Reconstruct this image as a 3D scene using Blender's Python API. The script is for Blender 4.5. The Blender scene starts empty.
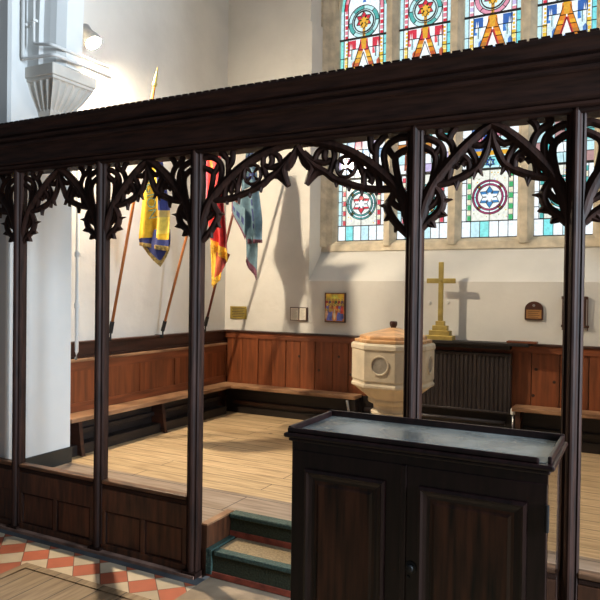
import bpy, bmesh, math, random
from math import sin, cos, pi, radians, sqrt, atan2
from mathutils import Vector, Matrix
random.seed(7)
S = bpy.context.scene
COL = S.collection

# ------------------------------------------------------------------ materials
def lin(r, g, b):
    f = lambda c: ((c/255.+.055)/1.055)**2.4 if c/255. > .04045 else c/255./12.92
    return (f(r), f(g), f(b), 1)

def new_mat(name):
    m = bpy.data.materials.new(name); m.use_nodes = True
    nt = m.node_tree; b = nt.nodes['Principled BSDF']
    return m, nt, b

def N(nt, t, **kw):
    n = nt.nodes.new(t)
    for k, v in kw.items():
        if k in n.inputs: n.inputs[k].default_value = v
        else: setattr(n, k, v)
    return n

def mat(name, col, rough=.6, metal=0, var=.12, scale=6, bump=0, bscale=30, spec=.5, stretch=(1,1,1), coat=0, col2=None, detail=4):
    """noise-varied surface; stretch squeezes the noise along an axis for wood grain"""
    m, nt, b = new_mat(name)
    tc = N(nt, 'ShaderNodeTexCoord'); mp = N(nt, 'ShaderNodeMapping'); mp.inputs['Scale'].default_value = stretch
    nt.links.new(tc.outputs['Object'], mp.inputs[0])
    no = N(nt, 'ShaderNodeTexNoise', Scale=scale, Detail=detail); nt.links.new(mp.outputs[0], no.inputs['Vector'])
    cr = N(nt, 'ShaderNodeValToRGB')
    c2 = col2 or tuple(c*(1-2.2*var) for c in col[:3])+(1,)
    c1 = tuple(min(1, c*(1+var)) for c in col[:3])+(1,)
    cr.color_ramp.elements[0].color = c2; cr.color_ramp.elements[1].color = c1
    cr.color_ramp.elements[0].position = .3; cr.color_ramp.elements[1].position = .65
    nt.links.new(no.outputs[0], cr.inputs[0]); nt.links.new(cr.outputs[0], b.inputs['Base Color'])
    b.inputs['Roughness'].default_value = rough; b.inputs['Metallic'].default_value = metal
    b.inputs['Specular IOR Level'].default_value = spec; b.inputs['Coat Weight'].default_value = coat
    if bump:
        n2 = N(nt, 'ShaderNodeTexNoise', Scale=bscale, Detail=6); nt.links.new(mp.outputs[0], n2.inputs['Vector'])
        bp = N(nt, 'ShaderNodeBump', Strength=bump, Distance=.02); nt.links.new(n2.outputs[0], bp.inputs['Height'])
        nt.links.new(bp.outputs[0], b.inputs['Normal'])
    return m

M = {}
M['screen'] = mat('screen_oak', (.028,.0108,.0068,1), .6, spec=.22, var=.3, scale=5, stretch=(9,9,1), bump=.1, bscale=9)
M['screen_h'] = mat('screen_oak_long', (.028,.0108,.0068,1), .6, spec=.22, var=.3, scale=5, stretch=(1,9,9), bump=.1, bscale=9)
M['panel'] = mat('screen_panel', (.078,.027,.011,1), .45, var=.35, scale=4, stretch=(7,7,1))
M['cap'] = mat('sill_cap_lit', (.16,.075,.035,1), .5, var=.35, scale=5, stretch=(1,8,8))  # lighter than the panels to stand for light caught on the sill
M['wain'] = mat('wainscot_pine', (.205,.054,.015,1), .5, var=.2, scale=3.2, stretch=(8,8,.8), bump=.05, bscale=9)
M['wainh'] = mat('wainscot_rail', (.19,.050,.015,1), .5, var=.22, scale=3.2, stretch=(.8,.8,9))
M['waind'] = mat('wainscot_dark', (.045,.015,.008,1), .45, var=.3, scale=3.2, stretch=(.8,.8,9))
M['bench'] = mat('bench_worn', (.30,.165,.085,1), .5, var=.4, scale=3.5, stretch=(1,1,6), col2=(.12,.05,.022,1))
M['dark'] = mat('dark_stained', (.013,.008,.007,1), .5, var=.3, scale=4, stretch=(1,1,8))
M['mahog'] = mat('mahogany', (.0125,.0046,.0046,1), .3, var=.3, scale=4, stretch=(9,9,1), coat=.12, spec=.35)
M['mahog_panel'] = mat('mahogany_panel', (.042,.013,.0055,1), .3, var=.5, scale=4, stretch=(9,9,.7), coat=.12, spec=.35)
M['mahog_side'] = mat('mahogany_polished', (.02,.009,.006,1), .1, var=.3, scale=4, stretch=(9,9,1), coat=1)
M['tray'] = mat('tray_lining_sheen', (.15,.165,.165,1), .24, var=.25, scale=5, bump=.03, bscale=60)  # grey-blue lining, base raised to include the sheen of the reflected window
M['plaster'] = mat('plaster', (.68,.655,.61,1), .85, var=.035, scale=2.5, bump=.35, bscale=7, spec=.2)
M['pier'] = mat('pier_plaster', (.72,.72,.70,1), .8, var=.03, scale=2, bump=.12, bscale=6, spec=.25)
M['stone'] = mat('stone', (.66,.57,.43,1), .85, var=.12, scale=9, bump=.4, bscale=25, spec=.2)
M['font'] = mat('font_stone', (.56,.48,.36,1), .75, var=.08, scale=7, bump=.15, bscale=40, spec=.3)
M['corbel'] = mat('corbel_stone', (.60,.56,.50,1), .8, var=.06, scale=6, bump=.1, bscale=20, spec=.2)
M['lid'] = mat('font_lid_oak', (.56,.32,.15,1), .35, var=.2, scale=3, stretch=(2,9,9))
M['knob'] = mat('dark_knob', (.05,.018,.012,1), .35)
M['skirt'] = mat('skirting_paint', (.020,.022,.021,1), .4)
M['white'] = mat('white_paint', (.70,.69,.66,1), .45, var=.03)
M['brass'] = mat('brass', (.50,.38,.12,1), .42, .75, var=.12, scale=12)
M['brassplate'] = mat('brass_plate', (.42,.31,.07,1), .4, .7, var=.1)
M['radiator'] = mat('radiator_paint', (.026,.019,.019,1), .42)
M['pole'] = mat('pole_wood', (.43,.15,.04,1), .35, var=.2, scale=4, stretch=(8,8,.6))
M['pole_red'] = mat('pole_red', (.17,.042,.022,1), .35, var=.2, scale=4, stretch=(8,8,.6))
M['iron'] = mat('black_iron', (.012,.012,.013,1), .45, .3)
M['metal'] = mat('grey_metal', (.42,.41,.40,1), .4, .6)
M['chrome'] = mat('chrome', (.75,.75,.75,1), .2, 1)
M['paper'] = mat('paper', (.70,.65,.55,1), .8, var=.06)
M['frame'] = mat('dark_frame', (.06,.025,.015,1), .4)
M['ink'] = mat('ink', (.03,.03,.035,1), .7)
M['plaquewood'] = mat('plaque_wood', (.075,.026,.014,1), .4)
M['bronze'] = mat('bronze_plate', (.48,.24,.085,1), .4, .35, var=.1)
M['carpet_dark'] = mat('stair_carpet', (.045,.050,.032,1), .95, var=.14, scale=110, bump=.3, bscale=90, spec=.1)
M['carpet_tan'] = mat('tread_carpet', (.30,.22,.13,1), .95, var=.12, scale=90, bump=.3, bscale=90, spec=.1)
M['nosing'] = mat('green_nosing', (.035,.072,.060,1), .6, var=.25, scale=90, bump=.4, bscale=80)
M['redstrip'] = mat('red_edge', (.30,.055,.026,1), .8, var=.25, scale=14)
M['slate'] = mat('shaded_slate', (.085,.092,.10,1), .55, var=.25, scale=5)  # blue-grey slate with the screen's shadow worked into its colour
M['kerb'] = mat('kerb_stone', (.29,.165,.12,1), .75, var=.25, scale=9)
M['lampgrey'] = mat('lamp_housing', (.30,.29,.28,1), .5)
M['leadm'] = mat('window_lead', (.012,.012,.014,1), .6)
M['fringe'] = mat('gold_fringe', (.46,.31,.09,1), .7, var=.3, scale=60)
M['fringe_y'] = mat('yellow_fringe', (.72,.42,.04,1), .7, var=.25, scale=60)
M['fringe_m'] = mat('maroon_fringe', (.12,.035,.06,1), .8, var=.3, scale=60)
M['lettergreen'] = mat('lettering_green', (.06,.11,.06,1), .8)
M['wallgrey'] = M['plaster']

def planks(name, col, col2, along='x', w=.13, length=2.6, mortar=.004, rough=.5, rot=None):
    m, nt, b = new_mat(name)
    tc = N(nt, 'ShaderNodeTexCoord'); mp = N(nt, 'ShaderNodeMapping')
    if along == 'y': mp.inputs['Rotation'].default_value = (0, 0, pi/2)
    nt.links.new(tc.outputs['Object'], mp.inputs[0])
    br = N(nt, 'ShaderNodeTexBrick'); br.offset = .37
    br.inputs['Color1'].default_value = col; br.inputs['Color2'].default_value = col2
    br.inputs['Mortar'].default_value = tuple(c*.22 for c in col[:3])+(1,)
    br.inputs['Scale'].default_value = 1; br.inputs['Mortar Size'].default_value = mortar
    br.inputs['Brick Width'].default_value = length; br.inputs['Row Height'].default_value = w
    nt.links.new(mp.outputs[0], br.inputs['Vector'])
    mp2 = N(nt, 'ShaderNodeMapping'); mp2.inputs['Scale'].default_value = (1.2, 14, 1); nt.links.new(mp.outputs[0], mp2.inputs[0])
    no = N(nt, 'ShaderNodeTexNoise', Scale=3, Detail=5); nt.links.new(mp2.outputs[0], no.inputs['Vector'])
    vo = N(nt, 'ShaderNodeTexVoronoi', Scale=2.6); nt.links.new(mp.outputs[0], vo.inputs['Vector'])
    kn = N(nt, 'ShaderNodeValToRGB'); kn.color_ramp.elements[0].color = (.16,.12,.09,1); kn.color_ramp.elements[1].color = (1,1,1,1)
    kn.color_ramp.elements[0].position = .035; kn.color_ramp.elements[1].position = .07; nt.links.new(vo.outputs['Distance'], kn.inputs[0])
    cr = N(nt, 'ShaderNodeValToRGB'); cr.color_ramp.elements[0].color = (.62,.56,.5,1); cr.color_ramp.elements[1].color = (1.1,1.1,1.1,1)
    cr.color_ramp.elements[0].position = .3; cr.color_ramp.elements[1].position = .65; nt.links.new(no.outputs[0], cr.inputs[0])
    mx = N(nt, 'ShaderNodeMixRGB', blend_type='MULTIPLY'); mx.inputs[0].default_value = 1
    nt.links.new(br.outputs[0], mx.inputs[1]); nt.links.new(cr.outputs[0], mx.inputs[2])
    mx2 = N(nt, 'ShaderNodeMixRGB', blend_type='MULTIPLY'); mx2.inputs[0].default_value = .8
    nt.links.new(mx.outputs[0], mx2.inputs[1]); nt.links.new(kn.outputs[0], mx2.inputs[2])
    nt.links.new(mx2.outputs[0], b.inputs['Base Color']); b.inputs['Roughness'].default_value = rough
    return m
M['boards'] = planks('chapel_boards', (.60,.43,.25,1), (.51,.36,.20,1), 'x', .15)
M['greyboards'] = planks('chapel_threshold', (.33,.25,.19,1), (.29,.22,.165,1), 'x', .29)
M['platform'] = planks('nave_boards', (.36,.255,.155,1), (.30,.21,.125,1), 'y', .16)
M['paving'] = mat('nave_paving', (.33,.24,.16,1), .7, var=.18, scale=5)

def tile_mat():
    m, nt, b = new_mat('nave_tiles')
    tc = N(nt, 'ShaderNodeTexCoord')
    mp = N(nt, 'ShaderNodeMapping'); a = .146
    # one tile side a, laid on the diagonal; a red tile centred on (-.976,-.227)
    mp.vector_type = 'POINT'
    r = pi/4
    cx, cy = -.976, -.227
    x = (cx*cos(r)-cy*sin(r))/a; y = (cx*sin(r)+cy*cos(r))/a
    mp.inputs['Rotation'].default_value = (0,0,r); mp.inputs['Scale'].default_value = (1/a,)*3
    # Mapping scales, rotates, then moves
    mp.inputs['Location'].default_value = (.5-x, .5-y, .5)
    nt.links.new(tc.outputs['Object'], mp.inputs[0])
    ck = N(nt, 'ShaderNodeTexChecker', Scale=1.0); ck.inputs['Color2'].default_value = (.46,.115,.055,1); ck.inputs['Color1'].default_value = (.56,.45,.32,1)
    nt.links.new(mp.outputs[0], ck.inputs['Vector'])
    fl = N(nt, 'ShaderNodeVectorMath', operation='FLOOR'); nt.links.new(mp.outputs[0], fl.inputs[0])
    wn = N(nt, 'ShaderNodeTexWhiteNoise'); nt.links.new(fl.outputs[0], wn.inputs['Vector'])
    no = N(nt, 'ShaderNodeTexNoise', Scale=9, Detail=5); nt.links.new(tc.outputs['Object'], no.inputs['Vector'])
    ad = N(nt, 'ShaderNodeMath', operation='MULTIPLY_ADD'); ad.inputs[1].default_value = .35; ad.inputs[2].default_value = .55
    nt.links.new(wn.outputs['Value'], ad.inputs[0])
    ad2 = N(nt, 'ShaderNodeMath', operation='MULTIPLY_ADD'); ad2.inputs[1].default_value = .55; nt.links.new(no.outputs[0], ad2.inputs[0]); nt.links.new(ad.outputs[0], ad2.inputs[2])
    mx = N(nt, 'ShaderNodeMixRGB', blend_type='MULTIPLY'); mx.inputs[0].default_value = 1
    nt.links.new(ck.outputs[0], mx.inputs[1]); nt.links.new(ad2.outputs[0], mx.inputs[2])
    br = N(nt, 'ShaderNodeTexBrick'); br.offset = 0; br.inputs['Scale'].default_value = 1; br.inputs['Brick Width'].default_value = 1; br.inputs['Row Height'].default_value = 1
    br.inputs['Mortar Size'].default_value = .018; br.inputs['Color1'].default_value = br.inputs['Color2'].default_value = (1,1,1,1); br.inputs['Mortar'].default_value = (.35,.32,.3,1)
    nt.links.new(mp.outputs[0], br.inputs['Vector'])
    m2 = N(nt, 'ShaderNodeMixRGB', blend_type='MULTIPLY'); m2.inputs[0].default_value = 1
    nt.links.new(mx.outputs[0], m2.inputs[1]); nt.links.new(br.outputs[0], m2.inputs[2])
    nt.links.new(m2.outputs[0], b.inputs['Base Color']); b.inputs['Roughness'].default_value = .5
    return m
M['tiles'] = tile_mat()

def attr_mat(name, rough=.85, emit=0, sheen=0, noise=.15):
    m, nt, b = new_mat(name)
    at = N(nt, 'ShaderNodeVertexColor'); at.layer_name = 'Col'
    no = N(nt, 'ShaderNodeTexNoise', Scale=28 if not emit else 45, Detail=3)
    tc = N(nt, 'ShaderNodeTexCoord'); nt.links.new(tc.outputs['Object'], no.inputs['Vector'])
    cr = N(nt, 'ShaderNodeValToRGB'); cr.color_ramp.elements[0].color = (1-noise*1.6,)*3+(1,); cr.color_ramp.elements[1].color = (1,1,1,1)
    cr.color_ramp.elements[0].position = .3; cr.color_ramp.elements[1].position = .6
    nt.links.new(no.outputs[0], cr.inputs[0])
    mx = N(nt, 'ShaderNodeMixRGB', blend_type='MULTIPLY'); mx.inputs[0].default_value = 1
    nt.links.new(at.outputs[0], mx.inputs[1]); nt.links.new(cr.outputs[0], mx.inputs[2])
    b.inputs['Roughness'].default_value = rough
    if emit:
        nt.links.new(mx.outputs[0], b.inputs['Emission Color']); b.inputs['Emission Strength'].default_value = emit
        b.inputs['Base Color'].default_value = (.02,.02,.02,1)
    else:
        nt.links.new(mx.outputs[0], b.inputs['Base Color'])
    return m
M['glass'] = attr_mat('stained_glass', .15, emit=1.25, noise=.14)
M['cloth'] = attr_mat('flag_cloth', .85)
M['paint'] = attr_mat('icon_paint', .55, noise=.3)

def emit_mat(name, col, s):
    m, nt, b = new_mat(name)
    b.inputs['Base Color'].default_value = (.8,.8,.8,1); b.inputs['Emission Color'].default_value = col; b.inputs['Emission Strength'].default_value = s
    return m

# ------------------------------------------------------------------ mesh builder
class MB:
    def __init__(s): s.v = []; s.f = []; s.c = []; s.col = None
    def add(s, vs, fs, col=None):
        o = len(s.v); s.v += [tuple(v) for v in vs]; s.f += [tuple(i+o for i in f) for f in fs]; s.c += [col]*len(fs)
        return s
    def box(s, x0, x1, y0, y1, z0, z1, col=None):
        return s.add([(x0,y0,z0),(x1,y0,z0),(x1,y1,z0),(x0,y1,z0),(x0,y0,z1),(x1,y0,z1),(x1,y1,z1),(x0,y1,z1)],
              [(3,2,1,0),(4,5,6,7),(0,1,5,4),(1,2,6,5),(2,3,7,6),(3,0,4,7)], col)
    def loft(s, rings, closed=True, cap=True, col=None):
        n = len(rings[0]); vs = [p for r in rings for p in r]; fs = []
        for i in range(len(rings)-1):
            for j in range(n if closed else n-1):
                k = (j+1) % n
                fs.append((i*n+j, i*n+k, (i+1)*n+k, (i+1)*n+j))
        if cap and closed:
            fs.append(tuple(range(n-1,-1,-1))); fs.append(tuple(range((len(rings)-1)*n, len(rings)*n)))
        return s.add(vs, fs, col)
    def prism(s, poly, axis, a, b, col=None):
        """poly: list of 2D points; axis x -> (y,z), y -> (x,z), z -> (x,y)"""
        def P(p, t): return {'x':(t,p[0],p[1]), 'y':(p[0],t,p[1]), 'z':(p[0],p[1],t)}[axis]
        return s.loft([[P(p,a) for p in poly],[P(p,b) for p in poly]], col=col)
    def lathe(s, prof, c=(0,0), n=24, rot=0, col=None):
        rings = [[(c[0]+r*cos(rot+2*pi*j/n), c[1]+r*sin(rot+2*pi*j/n), z) for j in range(n)] for r, z in prof]
        return s.loft(rings, col=col)
    def tube(s, pts, r, n=10, col=None):
        pts = [Vector(p) for p in pts]; rings = []
        rs = r if isinstance(r, (list,tuple)) else [r]*len(pts)
        for i, p in enumerate(pts):
            t = (pts[min(i+1,len(pts)-1)]-pts[max(i-1,0)]).normalized()
            a = t.cross(Vector((0,0,1)) if abs(t.z) < .9 else Vector((1,0,0))).normalized(); b = t.cross(a)
            rings.append([tuple(p+(a*cos(2*pi*j/n)+b*sin(2*pi*j/n))*rs[i]) for j in range(n)])
        return s.loft(rings, col=col)
    def stroke(s, pts, w, d, y=.02, n=5):
        """moulded rib following pts (x,z) in the plane y, width w (number or list), depth d"""
        P = smooth(pts, n) if n and len(pts) > 2 else pts
        m = len(P); ws = w if isinstance(w, (list,tuple)) else [w, w]
        rings = []
        for i, p in enumerate(P):
            q0 = P[max(i-1,0)]; q1 = P[min(i+1,m-1)]
            t = Vector((q1[0]-q0[0], q1[1]-q0[1])).normalized(); nx, nz = -t.y, t.x
            f = i/(m-1)*(len(ws)-1); k = min(int(f), len(ws)-2); ww = ws[k]*(1-(f-k))+ws[k+1]*(f-k); h = ww/2
            dd = d/2
            prof = [(-h,-dd*.35),(-h*.45,-dd*.8),(0,-dd),(h*.45,-dd*.8),(h,-dd*.35),(h,dd*.35),(h*.45,dd*.8),(0,dd),(-h*.45,dd*.8),(-h,dd*.35)]
            rings.append([(p[0]+nx*a, y+b, p[1]+nz*a) for a, b in prof])
        return s.loft(rings)
    def build(s, name, m, parent=None, loc=None, smooth_=False, bevel=0, attr=False):
        me = bpy.data.meshes.new(name)
        o0 = Vector(loc) if loc else Vector((0,0,0))
        me.from_pydata([tuple(Vector(v)-o0) for v in s.v], [], s.f); me.update()
        ob = bpy.data.objects.new(name, me); COL.objects.link(ob)
        me.materials.append(M[m] if isinstance(m, str) else m)
        bm = bmesh.new(); bm.from_mesh(me)
        if attr:
            L = bm.loops.layers.color.new('Col') if False else bm.loops.layers.float_color.new('Col')
            bm.faces.ensure_lookup_table()
            for i, f in enumerate(bm.faces):
                c = s.c[i] or (1,1,1)
                for l in f.loops: l[L] = (c[0],c[1],c[2],1)
        bmesh.ops.recalc_face_normals(bm, faces=bm.faces) if not attr else None
        bm.to_mesh(me); bm.free()
        if attr:
            me.color_attributes.active_color = me.color_attributes['Col']
        if smooth_:
            for p in me.polygons: p.use_smooth = True
        if bevel:
            b = ob.modifiers.new('edge', 'BEVEL'); b.width = bevel; b.segments = 2; b.limit_method = 'ANGLE'; b.angle_limit = radians(40)
        ob.location = o0
        if parent:
            ob.parent = parent
            pw = Vector((0,0,0)); q = parent
            while q: pw += q.location; q = q.parent
            ob.location = o0 - pw
        return ob

def smooth(pts, n):
    out = []
    P = [pts[0]]+list(pts)+[pts[-1]]
    for i in range(1, len(P)-2):
        p0, p1, p2, p3 = P[i-1], P[i], P[i+1], P[i+2]
        for k in range(n):
            t = k/n
            out.append(tuple(.5*((2*p1[j])+(-p0[j]+p2[j])*t+(2*p0[j]-5*p1[j]+4*p2[j]-p3[j])*t*t+(-p0[j]+3*p1[j]-3*p2[j]+p3[j])*t**3) for j in range(len(p1))))
    out.append(tuple(pts[-1])); return out

def thing(name, label, cat, loc, group=None):
    o = bpy.data.objects.new(name, None); COL.objects.link(o); o.location = loc; o.empty_display_size = .1
    o['label'] = label; o['category'] = cat
    if group: o['group'] = group
    return o
def tag(o, label, cat, group=None):
    o['label'] = label; o['category'] = cat
    if group: o['group'] = group
    return o
def struct(name, mb, m, label=None, cat=None, **k):
    o = mb.build(name, m, **k); o['kind'] = 'structure'
    o['label'] = label or name.replace('_', ' '); o['category'] = cat or name.split('_')[0]
    return o

FZ = .285          # chapel floor height
WX, WY = -1.885, 3.08   # chapel left and back wall planes
PX = -1.61         # pier face

# ------------------------------------------------------------------ setting: floors
mb = MB().box(-4.2, .1, -.345, -.085, -.05, 0); mb.box(-4.2, -.92, -4.5, -.345, -.05, 0)
struct('floor_tiles', mb, 'tiles', 'red and cream diamond floor tiles in front of the screen', 'floor')
mb = MB().box(-4.2, .1, -.085, -.0, -.05, .001)
struct('trim_1', mb, 'slate', 'blue-grey slate border, darkened for the shadow at the foot of the screen', 'border')
mb = MB().box(.1, 4.5, -.345, .06, -.05, 0)
struct('floor_paving', mb, 'paving', 'tan stone paving before the steps', 'floor')
mb = MB().box(-.90, 4.5, -4.5, -.345, -.05, .0)
struct('floor_boards', mb, 'platform', 'worn plank floor at the bottom left', 'floor')
mb = MB()
mb.box(-.925, -.875, -4.5, -.335, -.05, .0062); mb.box(-.8749, 4.5, -.385, -.335, -.05, .0062)
struct('trim_2', mb, 'platform', 'narrow border board round the plank floor', 'border')
# pinkish kerb under the screen
mb = MB().box(-1.75, .045, -.040, .10, -.02, .018); mb.box(1.22, 3.2, -.045, .10, -.02, .02)
struct('trim_3', mb, 'kerb', 'thin pinkish kerb stone under the wooden screen', 'kerb')
# chapel floor
mb = MB().box(WX-.1, 3.7, .62, WY+.2, .05, FZ); struct('floor_chapel', mb, 'boards', 'pale plank floor of the chapel', 'floor')
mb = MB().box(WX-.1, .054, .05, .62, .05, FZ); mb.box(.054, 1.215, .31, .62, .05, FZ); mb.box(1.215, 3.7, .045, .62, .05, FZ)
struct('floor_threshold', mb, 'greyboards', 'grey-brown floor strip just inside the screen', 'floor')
# step cheeks
mb = MB().box(.036, .078, .04, .31, .0, FZ-.004)
struct('trim_4', mb, 'panel', 'dark wooden cheek board beside the steps', 'trim')
mb = MB().box(.035, .08, .04, .31, FZ-.004, FZ+.006)
struct('trim_5', mb, 'bench', 'pale worn edge strip on top of the step cheek', 'trim')
mb = MB().box(1.20, 1.222, .05, .30, .0, FZ)
struct('trim_6', mb, 'panel', 'dark cheek board on the far side of the steps', 'trim')
# steps
t = thing('lower_step', 'carpeted lower step of the two steps up into the chapel', 'step', (.64,.06,0))
t['kind'] = 'structure'
mb = MB().box(.08,1.2,.045,.30,.0,.145); mb.build('step_block', 'carpet_dark', t)
MB().box(.13,1.2,.05,.30,.145,.151).build('tread', 'carpet_tan', t)
MB().box(.13,1.2,.030,.085,.128,.156).build('nosing', 'nosing', t, bevel=.006)
MB().box(.08,1.2,.036,.05,.004,.034).build('edge_strip', 'redstrip', t)
MB().box(.08,.115,.03,.30,.02,.157).build('side_trim', 'nosing', t)
t = thing('upper_step', 'carpeted upper step with worn green nosing, level with the chapel floor', 'step', (.64,.30,.145))
t['kind'] = 'structure'
MB().box(.08,1.2,.275,.305,.145,FZ-.02).build('riser', 'carpet_dark', t)
MB().box(.08,1.2,.255,.33,FZ-.022,FZ+.006).build('nosing', 'nosing', t, bevel=.008)
MB().box(.08,1.2,.268,.28,.152,.185).build('edge_strip', 'redstrip', t)

# ------------------------------------------------------------------ walls
H = 5.6
mb = MB().box(WX-.2, WX, .55, WY+.6, 0, H); struct('wall_left', mb, 'plaster', 'rough white plaster wall behind the flags', 'wall')
mb = MB().box(WX, -.87, WY, WY+.6, 0, H)
mb.box(-.87, 3.7, WY, WY+.6, 0, 1.712)
mb.box(-.87, 3.7, WY+.42, WY+.6, 1.712, 2.06)
mb.prism([(WY,1.712),(WY+.34,2.075),(WY+.45,2.075),(WY+.45,1.712)], 'x', -.87, 3.7)
mb.box(-.87, -.849, WY, WY+.36, 1.712, 4.38)        # thicker lower part of the reveal
mb.prism([(WY,4.38),(WY+.36,4.38),(WY+.36,4.42)], 'x', -.87, -.85)
mb.box(2.02, 3.7, WY, WY+.6, 1.712, H)
struct('wall_back', mb, 'plaster', 'white plaster back wall with deep sloping window sill', 'wall')
mb = MB().box(3.5, 3.7, .1, WY+.6, 0, H); struct('wall_right', mb, 'plaster', 'plaster wall at the right end of the chapel', 'wall')
mb = MB().box(WX-.2, 3.7, .09, WY+.6, H, H+.1); struct('ceiling', mb, 'plaster', 'plaster ceiling of the chapel', 'ceiling')
# pier left of the screen (arch jamb) and nave wall
mb = MB()
mb.prism([(-4.2,.062),(PX-.02,.062),(PX,.080),(PX,.62),(PX-.02,.64),(WX-.1,.64),(-4.2,.64)], 'z', 0, H)
struct('wall_pier', mb, 'pier', 'smooth white plaster pier at the left end of the screen', 'wall')
mb = MB().prism([(PX-.03,.10),(PX+.012,.10),(PX+.012,.632),(PX-.03,.632)], 'z', FZ, FZ+.118)
struct('baseboard_left', mb, 'skirt', 'black painted skirting at the foot of the white pier', 'baseboard', bevel=.004)
# nave wall end on the right and arch wall above (out of frame)
mb = MB().box(3.1, 4.5, .12, .64, 0, H); struct('wall_nave', mb, 'pier', 'white plaster pier at the far right end of the screen', 'wall')
# arch rib on its corbel
CX, CY0, CY1 = -1.338, .189, .592
mb = MB()
rib = []
for z, dx in ((3.135,0),(3.4,.004),(3.7,.015),(4.0,.03),(4.4,.06),(5.0,.14),(5.6,.26)):
    x1 = -1.345+dx
    rib.append([(PX-.02,CY0+.02,z),(-1.50+dx,CY0+.02,z),(-1.49+dx,CY0+.05,z),(-1.44+dx,CY0+.06,z),(x1-.05,CY0+.075,z),(x1,CY0+.12,z),(x1,.455,z),(x1-.05,.50,z),(PX-.02,.55,z)])
mb.loft(rib)
struct('trim_7', mb, 'pier', 'white arch rib rising from the fluted corbel', 'rib')
t = thing('fluted_corbel', 'fluted white stone corbel on the pier above the screen', 'corbel', (PX,.39,2.8)); t['kind'] = 'structure'
mb = MB().box(PX-.02, CX, CY0, CY1, 3.052, 3.132); mb.box(PX-.02, CX-.012, CY0+.012, CY1-.012, 3.03, 3.055); mb.build('abacus', 'corbel', t, bevel=.008)
mb = MB()
# fluted inverted pyramid: scalloped ring outline, shrinking downwards
def corb(z, k, flute):
    x1 = PX+(CX-.02-PX)*k; yc = (CY0+CY1)/2; hy = (CY1-CY0-.04)/2*k
    ring = [(PX-.02, yc-hy, z)]
    nx, ny = 4, 6
    for i in range(nx*6+1):
        u = i/(nx*6); ring.append((PX+(x1-PX)*u, yc-hy+flute*abs(sin(u*nx*pi))*.016, z))
    for i in range(1, ny*6+1):
        u = i/(ny*6); ring.append((x1-flute*abs(sin(u*ny*pi))*.016, yc-hy+2*hy*u, z))
    for i in range(1, nx*6+1):
        u = 1-i/(nx*6); ring.append((PX+(x1-PX)*u, yc+hy-flute*abs(sin(u*nx*pi))*.016, z))
    ring.append((PX-.02, yc+hy, z)); return ring
mb.loft([corb(z,k,f) for z,k,f in ((3.035,1,.1),(3.02,.99,1),(2.95,.83,1.1),(2.88,.62,1),(2.86,.55,.7),(2.845,.51,0),(2.82,.46,0),(2.80,.42,0))])
mb.build('fluted_cone', 'corbel', t)

# pipes on the pier
def pipe(name, pts, r, label, mat_='white', cat='pipe', group=None):
    mb = MB(); P = [Vector(p) for p in pts]
    Q = [P[0]]
    for i in range(1, len(P)-1):       # rounded elbows
        a = (P[i-1]-P[i]).normalized(); b = (P[i+1]-P[i]).normalized(); e = .03
        for k in range(5):
            s = k/4; Q.append((P[i]+a*e)*(1-s)**2+P[i]*2*s*(1-s)+(P[i]+b*e)*s*s)
    Q.append(P[-1]); mb.tube(Q, r)
    o = mb.build(name, mat_, smooth_=True); return tag(o, label, cat, group)
pipe('conduit', [(-1.51,.175,5.2),(-1.51,.175,3.27),(-1.335,.175,3.24),(-1.325,.69,3.24)], .011, 'upper white conduit running along the pier above the corbel', cat='conduit')
pipe('conduit', [(-1.585,.15,5.2),(-1.585,.15,3.17),(-1.30,.165,3.165),(-1.30,.69,3.165)], .012, 'lower white conduit lying along the top edge of the corbel', cat='conduit')
for i,(x, z) in enumerate(((-1.51,3.42),(-1.585,3.40))):
    mb = MB().box(x-.02, x+.02, .155, .195, z, z+.018)
    tag(mb.build('pipe_clip', 'white'), ['small white clip on the upper conduit of the pier','small white clip on the lower conduit of the pier'][i], 'clip')
pipe('cable', [(-1.72,.059,5.59),(-1.72,.059,3.1),(-1.72,.059,2.66)], .004, 'thin cable hanging down the pier at the far left', cat='cable')
# vertical pipe at the far edge of the pier
pv = thing('corner_pipe', 'vertical white pipe at the corner of pier and flag wall', 'pipe', (-1.585,.655,1.1))
mb = MB().tube([(-1.585,.655,2.9),(-1.585,.655,1.24),(-1.60,.67,1.12),(-1.63,.69,1.06)], .014); mb.build('tube', 'white', pv, smooth_=True)
for z in (2.62,1.84,1.45):
    MB().lathe([(.020,z),(.022,z+.01),(.022,z+.03),(.020,z+.04)], (-1.585,.655), 14).build('collar', 'white', pv)

# ------------------------------------------------------------------ wainscot
mb = MB()
mb.box(WX, WX+.025, .64, WY, FZ, 1.15)
mb.box(WX, WX+.045, .64, WY, 1.035, 1.05)
struct('trim_8', mb, 'waind', 'dark upper band of the wainscot below the flags', 'wainscot')
mb = MB().box(WX, WX+.06, .64, WY, 1.15, 1.17); struct('trim_9', mb, 'waind', 'dark capping of the left wainscot', 'trim', bevel=.005)
w = thing('wainscot', 'panelled reddish pine wainscot under the three flagpoles', 'wainscot', (WX,1.8,FZ)); w['kind'] = 'structure'
MB().box(WX, WX+.06, .64, WY-.03, 1.005, 1.03).build('rail', 'bench', w, bevel=.006)
MB().box(WX, WX+.045, .64, WY-.03, .93, 1.005).build('top_rail', 'wainh', w)
MB().box(WX, WX+.045, .64, WY-.03, .60, .67).build('bottom_rail', 'wainh', w)
ys = [.64+.0, 1.16, 1.66, 2.16, 2.62, 3.03]
for a in ys:
    MB().box(WX, WX+.044, a, a+.055, .66, .94).build('stile', 'wain', w)
for a, b in zip(ys, ys[1:]):
    MB().box(WX, WX+.034, a+.05, b+.005, .66, .94).build('panel', 'wain', w)
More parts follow.
